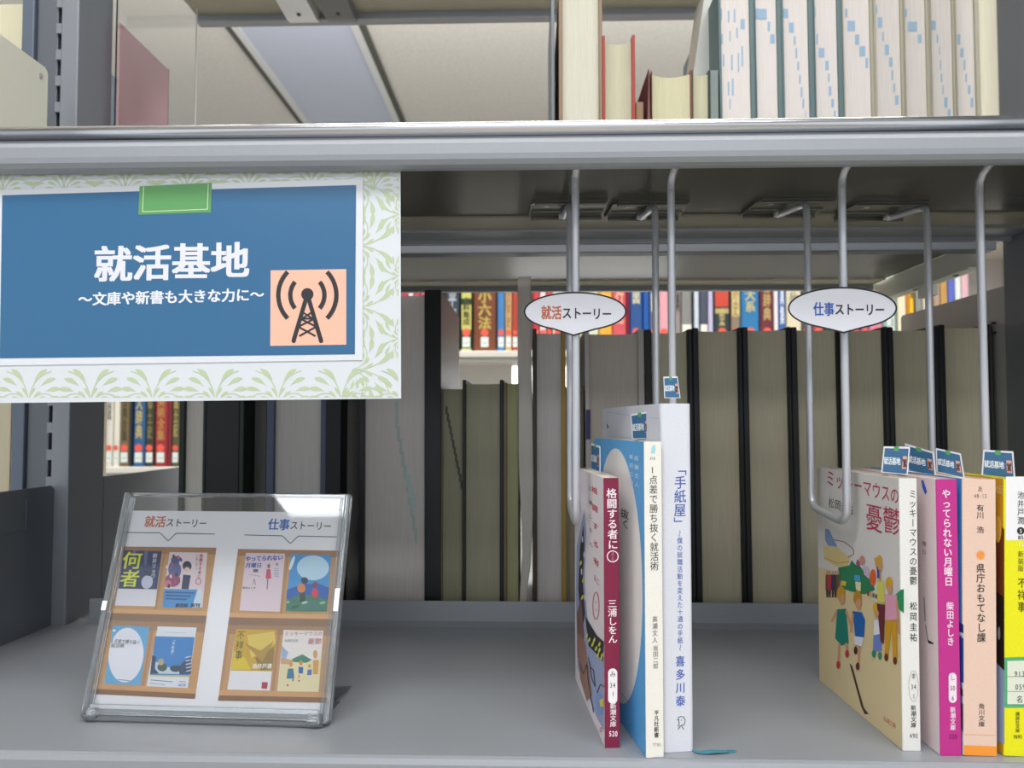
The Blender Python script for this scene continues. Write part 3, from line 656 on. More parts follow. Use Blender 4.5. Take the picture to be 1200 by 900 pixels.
rows = [
 (470, 477.5, 'cf3f4c', 'red spine at the left of the far upper row, by the sign', None, 0, ()), (478, 484, 'e8dede', 'white spine between two red ones in the far upper row by the sign', None, 0, ()),
 (484.5, 492, 'c94451', 'second red spine of the far upper row by the sign', None, 0, ()), (492.5, 500, 'd8626a', 'light red spine near the tall black volume, far upper row', None, 0, ()),
 (500.5, 521, '3c4048', 'charcoal spine behind the tall black volume, far row', None, 1, ()), (521.5, 538.5, '3b434e', 'slate spine with silver characters right of the tall black volume', ('太平記', 'b9c2cc', 62, 190), 1, ()),
 (539.5, 553.5, '20402c', 'dark green spine with yellow title panels in the far row', ('史料集成', '4a4a20', 62, 130), 1, ((.25, .55, 'd2cb6c'), (.62, .8, 'd2cb6c'), (0, .035, 'c9c489'))),
 (554.5, 581.5, '7d452c', 'wide brown spine with gold characters in the far row', ('全釈小六法', GD, 52, 210), 1, ()),
 (582.8, 591.5, '4a86c2', 'sky blue spine beside the wide brown one in the far row', None, 1, ()), (592, 599.8, 'd9ae78', 'tan spine between the sky blue and red ones in the far row', ('日本文学史', 'a3763e', 56, 200), 1, ()),
 (600.2, 607, 'b8463a', 'brick red spine next to the tan one in the far row', None, 1, ()), (607.5, 624, '6b6a72', 'grey spine behind the bowed brochure, far row', None, 1, ()),
 (624.5, 632, 'd03a42', 'bright red spine at the left end of the left bubble', None, 1, ()), (632.5, 640, 'ead9d9', 'pale pink spine above the left bubble', None, 1, ()),
 (640.5, 647, 'd9483c', 'orange-red spine above the left bubble', None, 1, ()), (647.5, 661, 'e9e7dc', 'off-white spine behind the left bubble', None, 1, ()), (661.5, 676, '4f5a78', 'grey-blue spine behind the left bubble wire', None, 0, ()),
 (676.5, 688, 'c5cf9b', 'pale green spine behind the tip of the left bubble', None, 0, ()), (688.5, 701.5, 'd8dcc6', 'pale grey-green spine behind the left bubble', None, 0, ()),
 (702, 717.5, 'eeb03c', 'yellow-orange spine right of the left bubble', ('花ことば', 'f6d98a', 62, 190), 0, ()), (718, 734.5, 'd95a62', 'coral red spine right of the left bubble', ('旅行記', 'f0b7a0', 62, 200), 0, ()),
 (735, 737.6, '8c2238', 'very thin dark red spine beside the coral one', None, 0, ()), (738, 753.5, '2f5594', 'royal blue spine with a bright orange sticker', ('地図', 'd6d1b0', 110, 180), 0, ()),
 (754, 761, '1f59ab', 'narrow bright blue spine left of the rear wire', None, 0, ()), (761.5, 769, '5d6a96', 'grey-blue narrow spine behind the rear wire', ('年鑑', 'd9d5bd', 90, 190), 1, ()),
 (773, 783.5, 'eca9b4', 'soft pink spine between the two left wires', None, 1, ()), (784, 790, 'dfe2f2', 'white spine behind the front wire', None, 0, ()),
 (790.5, 798, '9a8d8b', 'mauve-grey spine with black letters just right of the front wire', ('辞典', '26242a', 90, 190), 0, ()),
 (798.5, 811.5, '8c8c88', 'grey spine with a large cream label block', None, 2, ()), (812, 812.8, '3a4a4e', 'hair-thin dark spine between the grey and white ones', None, 0, ()), (813.5, 819.5, 'd2dbe8', 'very pale blue spine among the grey ones', None, 0, ()),
 (820.2, 830, '4b5263', 'slate spine with a cream label block', None, 2, ()), (830.3, 836, 'c7bfe0', 'lavender spine in the far row', None, 0, ()),
 (836.5, 856, '2c3a3c', 'dark spine with a red and gold title head in the far row', ('漢和字典', 'c9b878', 58, 100), 1, ((.52, 1.0, 'cf4630'), (.44, .5, 'b9a86a'))), (857, 868, '8d7e6c', 'taupe spine with a cream title strip in the far row', ('世界史', 'a58a48', 80, 200), 1, ((.36, 1.0, 'd9c48a'),)),
 (868.8, 890.3, '2f7db4', 'wide azure blue spine with gold characters in the far row', ('文學大系', 'c8bd84', 90, 200), 1, ()), (891.3, 907, '6f2d37', 'maroon spine with gold characters in the far row', ('名言辞典', 'c3a868', 70, 200), 1, ()),
 (907.6, 912.5, 'efe6e8', 'thin white spine with a red foot in the far row', None, 1, ()), (912.8, 921, '3a6ab0', 'blue spine lettered in white beside the thin white one', ('写真集', 'e2e8f2', 60, 200), 1, ()),
 (922, 940, 'e3d7b9', 'wide cream spine left of the right bubble', ('植物', '9c9a80', 90, 190), 0, ()), (940.5, 952, '4c4f48', 'dark spine at the left end of the right bubble', None, 1, ()),
 (952.5, 966, 'a04a50', 'dull red spine hidden behind the right bubble', None, 1, ()), (966.5, 981, '3f4c5c', 'dark slate spine hidden behind the right bubble', None, 1, ()), (981.5, 997, 'c9c5bc', 'light grey spine hidden behind the right bubble', None, 1, ()),
 (997.5, 1008, '2f5fa8', 'blue spine under the right bubble', None, 1, ()), (1008.5, 1019, '6a4f8c', 'violet spine under the right bubble', None, 1, ()), (1019.5, 1035, 'd98aa4', 'pink spine under the right end of the right bubble', None, 1, ()),
 (1035.5, 1052, '8ba6a2', 'sage green spine with white marks right of the right bubble', ('手帖', 'e6ebe4', 40, 200), 0, ()), (1053, 1063, 'efe3c4', 'cream spine right of the sage green one', None, 0, ()),
 (1063.3, 1066, 'd48a28', 'thin orange spine beside the cream one', None, 0, ()), (1066.5, 1072, 'f2bf2c', 'bright yellow spine near the right end', ('鉄道', '40301a', 120, 200), 0, ()),
 (1074, 1082, '8e8f88', 'grey spine near the light end panel', None, 0, ()), (1082.5, 1089, 'd4cbb8', 'ivory spine behind the second wire from the right', None, 0, ()), (1089.5, 1095, 'e0902f', 'orange spine over the end panel', None, 0, ()),
 (1095.5, 1103, 'b39a86', 'light brown spine over the end panel', None, 0, ()), (1103.5, 1112, 'c29858', 'ochre spine over the end panel', None, 0, ()), (1112.5, 1120.5, '5f6ec4', 'periwinkle spine over the end panel', None, 0, ()),
 (1121, 1128, 'e4ebe6', 'white spine over the end panel near the right wire', None, 0, ()), (1128.5, 1137, 'e2b6bd', 'white and pink spine over the end panel near the right wire', None, 0, ())]
rnd = random.Random(4)
for (x0, x1, c, lab, title, st, bands) in rows:
    far_book(x0, x1, zb, 205 + rnd.uniform(-8, 25), c, lab, title, sticker=(st == 1), dot=(st == 1 or '2f5594' == c), bands=bands, slot=(st == 2), D=150 + rnd.uniform(-10, 10))
zb = zBt + .3
for (x0, x1, c, lab, title, st) in [
 (112, 126, '2e58b0', 'blue spine at the left end of the low far row', None, 1), (126.3, 134.5, 'dcd8ca', 'off-white spine at the left of the low far row', ('小説', '77756c', 110, 200), 1), (135, 142.3, 'e9e3d4', 'cream spine beside the off-white one in the low far row', None, 1),
 (143, 153.5, '7b6a45', 'bronze spine in the low far row', ('古典全集', '4a3d25', 60, 170), 1), (154, 157.3, '1e2b3c', 'thin navy spine in the low far row', None, 0),
 (158, 172, '34608f', 'steel blue spine with gold characters in the low far row', ('大辞典', 'c6b570', 66, 170), 1), (172.6, 182.5, '3b3a2e', 'dark olive spine in the low far row', ('郷土史', '8a7c4a', 66, 170), 1),
 (183, 198.5, '9f2f35', 'dark red spine with gold characters in the low far row', ('美術全集', 'c08a48', 62, 170), 1), (199, 203.3, '7c2a30', 'thin deep red spine in the low far row', None, 0), (203.6, 212, '5c5636', 'olive-gold spine at the edge of the green-black hardback', ('風土記', 'b0a060', 70, 170), 1),
 (213, 232, '6a4c3a', 'brown spine peeking past the green-black hardback', None, 1)]:
    far_book(x0, x1, zb, 215 + rnd.uniform(-8, 15), c, lab, title, sticker=(st == 1), dot=(st == 1), group='books on the lower far row')

# ------------------------------------------------------------------ paperbacks on display
def spine_book(label, x, Y, wd, D, h, rz, spine, cover, pages='d8d2bf', ry=0, right=None, rr=.8, top=1.0, group=None, name='paperback'):
    """origin: spine front, left bottom corner, standing on the lower shelf"""
    t = thing(name, label, 'book', (x, Y, 0.15 + wd * math.sin(math.radians(max(0, ry)))), rz=rz, ry=ry, group=group)
    T = .45; c = MB(); n = 5
    out = [(0, D)] + [(rr - rr * math.cos(k / n * math.pi / 2), rr - rr * math.sin(k / n * math.pi / 2)) for k in range(n + 1)] + [(wd - rr + rr * math.sin(k / n * math.pi / 2), rr - rr * math.cos(k / n * math.pi / 2)) for k in range(n + 1)] + [(wd, D)]
    inn = [(wd - T, D), (wd - T, rr + T), (wd - rr - T, T), (rr + T, T), (T, rr + T), (T, D)]
    for (A_, mi_) in (([out[0]] + [out[1]] + [inn[-2]] + [inn[-1]], 1), ([out[-1], inn[0], inn[1], out[-2]], 2), (out[1:-1] + inn[1:-1], 0)): c.prism(A_, 0, h, 'z', mi=mi_)
    bm = c.bm; bm.faces.ensure_lookup_table()
    for f in bm.faces:
        ctr = f.calc_center_median()
        pass
    c.build('cover', [board(spine, .38), board(cover, .35), board(right or cover, .38)], t)
    MB().box(T + .05, wd - T - .05, T + .6, D - 1.5, .6, h - top, .15).build('page_block', page(pages), t)
    return t
def SP(t): return Print(t, (0, -.02, 0), (1, 0, 0), (0, 0, 1))
def CP(t, D): return Print(t, (-.02, D, 0), (0, -1, 0), (0, 0, 1))

# maroon-spined paperback
b1 = spine_book('paperback with maroon spine and white lettering, leftmost of the display books', AX(708.8, 13, 860), 13.5, 8.7, 105, 152, 5.3, '7c1a3d', 'e9dfe3', rr=.4, right='e3d9dd')
P = SP(b1); WH = 'f0e6ea'
P.vt('格闘する者に', 716.5, 572, 644, WH, 12.5, .012, 718.5)
P.ring(718, 652, 6.4, 6.4, 1.1, WH); P.vt('まる', 718, 646.5, 657.5, 'b58aa0', 4.5)
P.vt('三浦しをん', 717.5, 702, 754, WH, 11, .01, 718.2)
P.ell(718, 819.5, 5.3, 5.3, 'efe9ea'); P.ell(718, 788.5, 5.3, 5.3, 'efe9ea'); P.rect(712.7, 788, 723.3, 819.5, 'efe9ea')
P.lay = 2; P.vt('み', 718, 784.5, 795, '2b2b30', 7); P.hl('34', 718, 802.5, 7.2, 6, '2b2b30'); P.hl('1', 718.5, 813, 3.4, 6, '2b2b30')
P.lay = 1; P.vt('新潮文庫', 718.5, 824, 852, WH, 7.6, .012); P.hl('520', 718.8, 859.5, 10.5, 6.5, WH, .02)
P.build('spine_print')
P = CP(b1, 105)
P.vt('格闘する者に', 696.5, 564, 690, 'c23a4a', 7.2, .02, 699.5); P.ring(698.5, 710, 3.6, 16, .9, 'c23a4a', 24); P.vt('まる', 698.5, 701, 719, 'c23a4a', 2.6)
P.vt('三浦しをん', 691.5, 564, 646, '333', 4.5, 0, 693) if False else P.vt('三浦しをん', 691.2, 564, 646, '33303a', 4.6, 0, 693)
# abstract cover drawing at the fore-edge side: figures, foliage and animals in flat colours
P.poly([(675, 700), (676, 640), (682, 610), (685, 598), (687, 620), (685, 680), (688, 720), (692, 745), (700, 760), (708, 770), (708, 856), (700, 842), (692, 822), (684, 802), (677, 782)], '9aa3c4')
P.lay = 2
P.poly([(678, 690), (680, 640), (684, 615), (685, 640), (683, 680), (686, 720), (682, 740)], '34303a'); P.poly([(676, 720), (681, 700), (685, 745), (682, 775), (677, 770)], '7a5a52')
P.poly([(676, 740), (686, 752), (691, 790), (694, 815), (688, 822), (680, 795)], '9c7466'); P.poly([(686, 722), (700, 745), (708, 752), (707, 775), (698, 765), (690, 757)], '2d2b33')
P.lay = 3
for (x, y) in ((691, 750), (695, 755), (699, 760), (703, 762), (706, 768), (697, 750), (703, 755), (688, 745), (701, 768), (705, 772), (683, 700), (684, 680), (681, 660)): P.ell(x, y, 1.3, 3.2, 'c9cf4e', 8, ang=20)
for (x, y) in ((683, 632), (685, 650), (682, 670), (686, 700)): P.ell(x, y, .8, 4, 'e8e2e2', 8)
P.line([(690, 770), (694, 795), (698, 805), (696, 785), (692, 782)], .8, '26242c'); P.line([(679, 775), (684, 790), (688, 778), (690, 800), (696, 835)], .8, '26242c'); P.line([(700, 812), (704, 802), (708, 805)], .8, '26242c')
P.poly([(698, 815), (704, 812), (707, 818), (706, 838), (700, 835)], '7f97cf'); P.poly([(703, 820), (708, 818), (708, 828), (704, 828)], 'dccf4a'); P.ring(705, 855, 1.2, 2.6, .6, 'c23a4a', 12)
P.build('cover_art')

# slim paperback with blue cover
b2 = spine_book('slim white-spined paperback with sky blue cover and large white oval', AX(757.3, 2, 870), 2.5, 10.2, 105, 173, 9.8, 'e6e2da', '5aa5dc', right='e0dcd4', rr=.5)
P = SP(b2); K = '33312f'
P.poly([(762.5, 531), (764, 523), (767, 520.5), (768.5, 526), (767, 532)], '9fd0d8'); P.hl('858', 764.8, 537, 6.6, 3.2, '6c6a66')
P.vt('1', 764.8, 545, 556, K, 11); P.vt('点差で勝ち抜く就活術', 765.5, 556.5, 669, K, 10.4, .004, 767)
P.vt('高瀬文人', 767.5, 721.5, 754, '4a4845', 6.6); P.vt('坂田二郎', 768.3, 756, 784, '4a4845', 6.6)
P.vt('平凡社新書', 769.3, 832, 864.5, '3a3835', 5.8, .02); P.hl('Y780', 769.8, 872.5, 10, 4, '7d7a74')
P.build('spine_print')
P = CP(b2, 105); OV = 'e8e3e0'
P.ell(716, 677, 37.5, 157, OV, 60, ang=-1.6) if False else None
# the oval in cover millimetres: centred on the cover
Q = Print(b2, (-.02, 105, 0), (0, -1, 0), (0, 0, 1), px=False)
Q.ell(52, 89, 49, 78.5, OV, 64)
Q.lay = 2
Q.build('cover_oval')
P.lay = 2
P.vt('高瀬文人', 745.8, 532, 573, 'cfe6f5', 5.2, .015, 746.6); P.vt('坂田二郎', 739.8, 530, 571, 'cfe6f5', 4.6, .015, 740.6)
P.vt('抜く', 731.5, 596, 620, '2e2c2c', 10, .01, 734); P.line([(728, 812), (738, 824)], .5, '9a9794')
P.build('cover_lettering')

# tall white book
b3 = spine_book('tall white hardback with blue lettering down the spine and a teal ribbon', AX(777, 8, 870), 8.5, 18.2, 128, 194.5, 8.6, 'd3d4dd', 'd8d9e2', right='c9cad2', rr=2.6, top=4, name='hardback_book')
P = SP(b3); BL = '3b55a0'
P.vt('「手紙屋」', 797.5, 541, 622, BL, 14.5, .008, 796.5)
P.vt('〜僕の就職活動を変えた十通の手紙〜', 796.5, 621, 763, '4d67ab', 6.8, .008, 797.2)
P.vt('喜多川泰', 797, 767, 829, '3c5cae', 11.5, .015, 797.5)
P.line([(795, 841), (797, 839.5), (801, 840), (803, 844), (802, 849), (797.5, 850.5)], .8, '2b2b33'); P.line([(795, 841), (796, 850.5), (794, 850.5)], .8, '2b2b33'); P.line([(797.5, 850.5), (794.5, 855)], .8, '2b2b33'); P.line([(798.5, 850.5), (801.5, 855)], .8, '2b2b33'); P.ell(798.5, 844, .6, .6, '2b2b33', 8); P.line([(793, 843), (795, 843.5)], .7, '2b2b33')
P.build('spine_print')
P = CP(b3, 128)
P.line([(711, 482.5), (739, 487)], .5, 'b9bccb'); P.line([(760, 489.5), (773, 490.5)], .5, 'b9bccb'); P.line([(773, 491), (773.5, 520)], .4, 'c3c6d3'); P.line([(711, 482.5), (711.6, 506)], .4, 'c3c6d3')
P.line([(711, 497), (713.5, 501)], .9, '8a5a6a'); P.poly([(711, 498), (714, 500.5), (712, 502)], '5a3f58')
P.build('cover_print')
m = MB(); m.loft([[(17, -2.5, .4), (17, 1.5, .4)], [(22, -5.2, .5), (21, -1.2, .5)], [(28, -6, 1.2), (27, -2.0, 1.2)], [(33, -5.5, .6), (33.5, -2, .6)], [(36, -5, .5), (36.5, -3, .5)]], smooth=True)
for k in range(5): m.box(36, 39.5 + k % 2 * 1.5, -5.4 + k * .7, -5.1 + k * .7, .3, .6)
m.build('ribbon_marker', mat('teal_ribbon', '3f7f92', .7), b3)

# illustrated paperback
b4 = spine_book('thick white paperback with a cover illustration of families at a fairground', AX(1058.3, 14, 865), 14.5, 10.2, 105, 152, 1.2, 'dcdbd6', 'd9d6d2', right='d5d3cc', rr=.6, pages='cdbfa4', ry=.3)
P = SP(b4); K = '35332f'
P.vt('ミッキーマウスの憂鬱', 1069.5, 573, 686, K, 9.2, .004, 1070.3)
P.vt('松岡圭祐', 1070.4, 704, 753, K, 9, .01)
P.ring(1070.5, 804, 5.6, 18, .5, '8a8a86', 24)
P.vt('ま', 1070.5, 787, 797, K, 6.5); P.hl('34', 1070.6, 804.5, 7, 6, K); P.hl('1', 1071, 815.5, 3.4, 6, K)
P.vt('新潮文庫', 1070.5, 826, 853, K, 6.8, .01); P.hl('490', 1070.8, 862, 10, 6, K)
P.build('spine_print')
P = CP(b4, 105); R = 'b5304c'
def c8(pts): return [(960 + x / 5.625, 620 + y / 5.625) for (x, y) in pts]
def pc(pts, c): P.poly(c8(pts), c)
CRM = 'dac79a'
Q = Print(b4, (-.02, 105, 0), (0, -1, 0), (0, 0, 1), px=False); Q.lay = .8
Q.raw([(.2, .2), (104.4, .2), (104.4, 72), (70, 77), (40, 80), (18, 82), (.2, 80)], CRM); Q.build('cover_ground')
P.lay = 2
P.ht('ミッキーマウスの', 968, 1054, 559, R, 21, .0, 582)
P.ht('憂鬱', 1014, 1055, 605, R, 34, -.002, 612)
P.ht('松岡圭祐', 971, 1000, 588, '55535c', 13, 0, 598)
pc([(40, 0), (65, 0), (100, 75), (120, 115), (60, 110), (40, 70)], '7f97c0')
pc([(30, 110), (120, 120), (200, 190), (190, 245), (120, 250), (35, 200)], 'd6c489'); P.line(c8([(100, 70), (170, 85), (225, 130), (230, 165), (190, 185)]), .7, '8d3040'); P.line(c8([(40, 190), (120, 225), (200, 215)]), .9, 'b9903a')
pc([(125, 255), (200, 240), (215, 205), (240, 235), (275, 250), (310, 300), (340, 330), (370, 400), (300, 430), (210, 410), (150, 390)], '2f8057')
pc([(495, 440), (540, 400), (560, 395), (560, 555), (530, 530)], '2f9a63')
P.lay = 3
pc([(232, 300), (270, 305), (275, 345), (235, 340)], '4aa0cf'); pc([(240, 345), (278, 350), (276, 410), (245, 400)], 'e6dfae'); pc([(150, 340), (180, 345), (178, 375), (148, 370)], 'e0c84a')
for k, (x, c) in enumerate(((55, '7a4a48'), (72, 'c03a3a'), (92, '37345a'), (110, '4b3a3a'), (128, '6b5a48'))):
    P.ell(960 + x / 5.625, 620 + 285 / 5.625, 1.3, 2.2, 'c99b7c', 10); pc([(x - 10, 300), (x + 10, 300), (x + 12, 400), (x - 12, 400)], c); pc([(x - 8, 400), (x + 8, 400), (x + 6, 450), (x - 6, 450)], '4a3c3a')
P.ell(960 + 357 / 5.625, 620 + 320 / 5.625, 3.6, 9.8, 'd9622c'); P.line(c8([(355, 375), (358, 440)]), .3, '6b5a48')
def fig(hx, hy, hr, hair, skin, top, tp, bottom=None, bt=None, legs=(), shoes=()):
    P.lay = 3
    if tp: pc(tp, top)
    if bt: P.lay = 4; pc(bt, bottom)
    P.lay = 3
    for l in legs: P.line(c8(l), 2.6, skin)
    P.lay = 5; P.ell(960 + hx / 5.625, 620 + hy / 5.625, hr * .8, hr * 1.5, hair, 16); P.lay = 6; P.ell(960 + (hx + 8) / 5.625, 620 + (hy + 38) / 5.625, hr * .6, hr * 1.05, skin, 14)
    P.lay = 5
    for (x, y, a) in shoes: P.ell(960 + x / 5.625, 620 + y / 5.625, 2.2, 4.6, a, 12)
SK = 'cf9a72'
fig(148, 425, 6, 'c9952f', SK, '1f8070', [(120, 530), (180, 525), (198, 755), (150, 768), (108, 720)], legs=([(135, 750), (130, 870)], [(180, 750), (188, 800)], [(120, 540), (85, 610)], [(180, 540), (215, 640)]), shoes=((130, 895, 'c23340'), (188, 822, 'c23340')))
fig(258, 455, 6, 'bb8a2c', SK, '2264ad', [(222, 540), (285, 550), (305, 600), (298, 715), (240, 705)], 'e2e2e8', [(235, 705), (298, 715), (285, 775), (236, 760)], legs=([(270, 760), (262, 890)], [(245, 750), (245, 800)], [(225, 560), (212, 680)]), shoes=((258, 905, '6b2a2a'), (245, 800, '4a2222')))
fig(378, 520, 4.2, 'd9a92f', SK, 'e6e4ea', [(365, 600), (412, 595), (412, 690), (362, 705)], '6f86c8', [(362, 700), (412, 690), (415, 800), (358, 810)], shoes=((365, 822, '2f8a6c'), (405, 835, '2f8a6c')))
pc([(385, 490), (440, 500), (430, 760), (410, 740)], '6b2c30')
fig(465, 360, 5.2, 'd9a52f', SK, 'e0a0b8', [(432, 430), (515, 435), (520, 600), (425, 600)], 'd09a20', [(440, 600), (515, 605), (518, 860), (490, 860), (480, 640), (460, 830), (436, 830)], legs=([(435, 470), (420, 640)], [(515, 470), (528, 690)]), shoes=((447, 845, '6b2a22'), (505, 868, '6b2a22')))
fig(400, 210, 4.4, 'd6a23a', SK, 'd2cf5a', [(385, 340), (430, 345), (435, 480), (388, 485)], legs=([(395, 300), (372, 190)], [(400, 240), (405, 340)]))
pc([(385, 250), (400, 240), (402, 320), (388, 325)], '3d4a9a')
P.ell(960 + 288 / 5.625, 620 + 205 / 5.625, 3.2, 5.2, 'c98a7a', 14); P.lay = 4; pc([(255, 200), (275, 215), (268, 250), (245, 230)], 'a05a8a'); pc([(290, 245), (330, 250), (335, 330), (300, 300)], 'c9b0c9')
P.lay = 3
for k in range(4): P.ell(960 + (325 + 18 * k) / 5.625, 620 + (425 + 6 * k) / 5.625, 1.4, 3, ('8a4a3a', 'c9a24a', '5a7a4a', '9a5a4a')[k], 10)
P.poly([(996, 777), (999.5, 781), (1006, 806), (1013, 830), (1018.5, 836.5), (1014, 837), (1010, 829), (1003, 803)], '4f2a2e')
P.lay = 2; P.ht('新潮文庫', 1036, 1050, 842, 'cf8a5a', 7, 0, 851)
P.build('cover_art')

# purple-spined paperback
b5 = spine_book('paperback with bright magenta spine and pale pink cover', AX(1102.3, 9, 865), 9.5, 11.6, 105, 152, .3, 'b92a84', 'e6d3d6', right='d9c4ca', rr=.5, ry=.3)
P = SP(b5); WH = 'f0dfe9'
P.vt('やってられない月曜日', 1108.6, 573, 687, WH, 10.5, .014, 1111.8); P.vt('柴田よしき', 1113.2, 705, 757, WH, 9, .012, 1114)
P.ell(1116.2, 793, 4.6, 4.6, 'ecd9e2'); P.ell(1116.4, 819, 4.6, 4.6, 'ecd9e2'); P.poly([(1111.6, 793), (1120.8, 793), (1121, 819), (1111.8, 819)], 'ecd9e2')
P.lay = 2; K = '4a1f3a'; P.vt('し', 1116, 789, 799, K, 6); P.hl('50', 1116.2, 806, 6.4, 6, K); P.hl('6', 1116.5, 817.5, 3.4, 6, K)
P.lay = 1; P.vt('新潮文庫', 1116.6, 828, 856, WH, 6.8, .01); P.hl('520', 1117.2, 863, 10, 5.6, '7a1a56', .02)
P.build('spine_print')
P = CP(b5, 105)
P.poly([(1079.5, 563), (1082, 562.5), (1086.5, 576), (1084.5, 580), (1081.5, 573)], '2d55c4')
P.vt('曜日', 1083, 632, 652, '4a4250', 5); P.line([(1083, 700), (1084.3, 728)], 1.6, '9a9aa2'); P.line([(1084.5, 732), (1087.5, 750)], 1.2, '8f8f98'); P.poly([(1086.5, 749), (1094, 753.5), (1093.5, 755), (1088.5, 754)], '26242a')
P.build('cover_art')

# peach-spined paperback
b6 = spine_book('thick peach-spined paperback with an orange band at the foot and blue cover', AX(1129, 9, 865), 9.5, 18.4, 105, 152, -.6, 'dfc0ae', '3f93d8', right='dcbba8', rr=.7, ry=1.1)
P = SP(b6); K = '2f2a28'
Q = Print(b6, (0, -.02, 0), (1, 0, 0), (0, 0, 1), px=False); Q.raw([(.4, .1), (18, .1), (18, 5.4), (.4, 5.4)], 'ee9330'); Q.build('foot_band')
P.line([(1129.6, 860.8), (1166.6, 861.5)], .7, 'e2a478')
P.vt('あ', 1148.6, 569, 577, '5c5048', 6.4); P.hl('48-12', 1149, 581, 15.5, 4.8, '5c5048')
P.vt('有川 浩', 1148.7, 591, 625, K, 9, .012); P.ell(1149, 650.5, 4.7, 4.7, 'e8913a'); P.ring(1149, 650.5, 5.6, 5.6, .5, 'eab48a')
P.vt('県庁おもてなし課', 1149, 660, 753, K, 10.6, .014, 1150); P.vt('角川文庫', 1150.3, 824, 852, '4a403a', 7.6, .008)
P.build('spine_print')
P = CP(b6, 105)
P.poly([(1118, 725), (1129, 732), (1129.2, 742), (1118, 738)], '1d3a8a'); P.poly([(1118, 738), (1129, 742), (1129.2, 746), (1118, 743)], 'dfe4ee'); P.poly([(1119, 745), (1129.2, 748), (1129.3, 800), (1122, 798)], '2450a8'); P.lay = 2
for k in range(5): P.line([(1123 + k * 1.2, 803 + k), (1124 + k * 1.1, 812 + k)], .8, '20242c')
P.poly([(1124, 822), (1129, 825), (1129, 858), (1125, 850)], '48506a')
P.build('cover_art')

# yellow paperback
b7 = spine_book('yellow and white spined paperback with a green-framed call number label at the right edge', AX(1176.8, 9, 865), 9.5, 13.0, 105, 152, .4, 'e2dd08', 'd9a32a', right='d8d600', rr=.6, ry=1.4)
P = SP(b7); K = '3c3a34'
P.poly([(1179, 558.5), (1206, 558.5), (1206, 633), (1178.4, 633)], 'e6e4e6')
P.lay = 2
P.vt('池井戸潤', 1196, 575, 615, K, 8.2, .004); P.ell(1196, 622, 4.4, 4.4, '222'+'222'); P.lay = 3; P.hl('5', 1196, 622, 3.4, 5, 'e8e8e8'); P.lay = 2; P.hl('85', 1196.3, 629.5, 7, 4.6, '3a3a36', .02); P.hl('15', 1196.3, 638, 7, 4.6, 'efeec0', .02)
P.vt('新装版', 1196, 645, 670, '6a6812', 6.8, .004); P.vt('不祥事', 1197.5, 676, 718, '4a4800', 11, .002)
P.poly([(1176.8, 770.5), (1206, 769.5), (1206, 829), (1176.6, 829)], '4fa673'); P.lay = 3; P.poly([(1180, 774.5), (1206, 773.5), (1206, 825), (1180, 825)], 'd8dccb')
P.lay = 4; P.line([(1178, 792.5), (1206, 792.5)], .6, '7f8a7a'); P.line([(1178, 810), (1206, 810)], .6, '7f8a7a'); P.hl('913', 1194.5, 789, 13, 6.5, K); P.hl('059', 1195.5, 804.5, 13, 6.5, K); P.vt('名', 1194.5, 814, 824, K, 8); P.vt('ク', 1203, 814, 824, K, 8)
P.lay = 2; P.vt('講談社文庫', 1192.3, 834, 858.5, '55530a', 5.2, .01); P.hl('Y695', 1192.5, 863, 10.5, 4.5, '55530a', .02)
P.build('spine_print')
P = CP(b7, 105)
P.poly([(1163, 610), (1177, 620), (1177, 760), (1163, 752)], '7a3a1e'); P.poly([(1163, 690), (1177, 700), (1177, 790), (1163, 778)], '2a1a1c'); P.lay = 2; P.vt('版', 1171, 566, 582, 'f0dc9a', 9); P.ell(1171, 742, 1.6, 8, 'a8b0bc', 12); P.ell(1170, 620, 4, 16, 'f2c24a', 14)
P.lay = 1; P.poly([(1163, 772), (1177, 786), (1177, 872), (1163, 866)], '9db0d8')
P.build('cover_art')

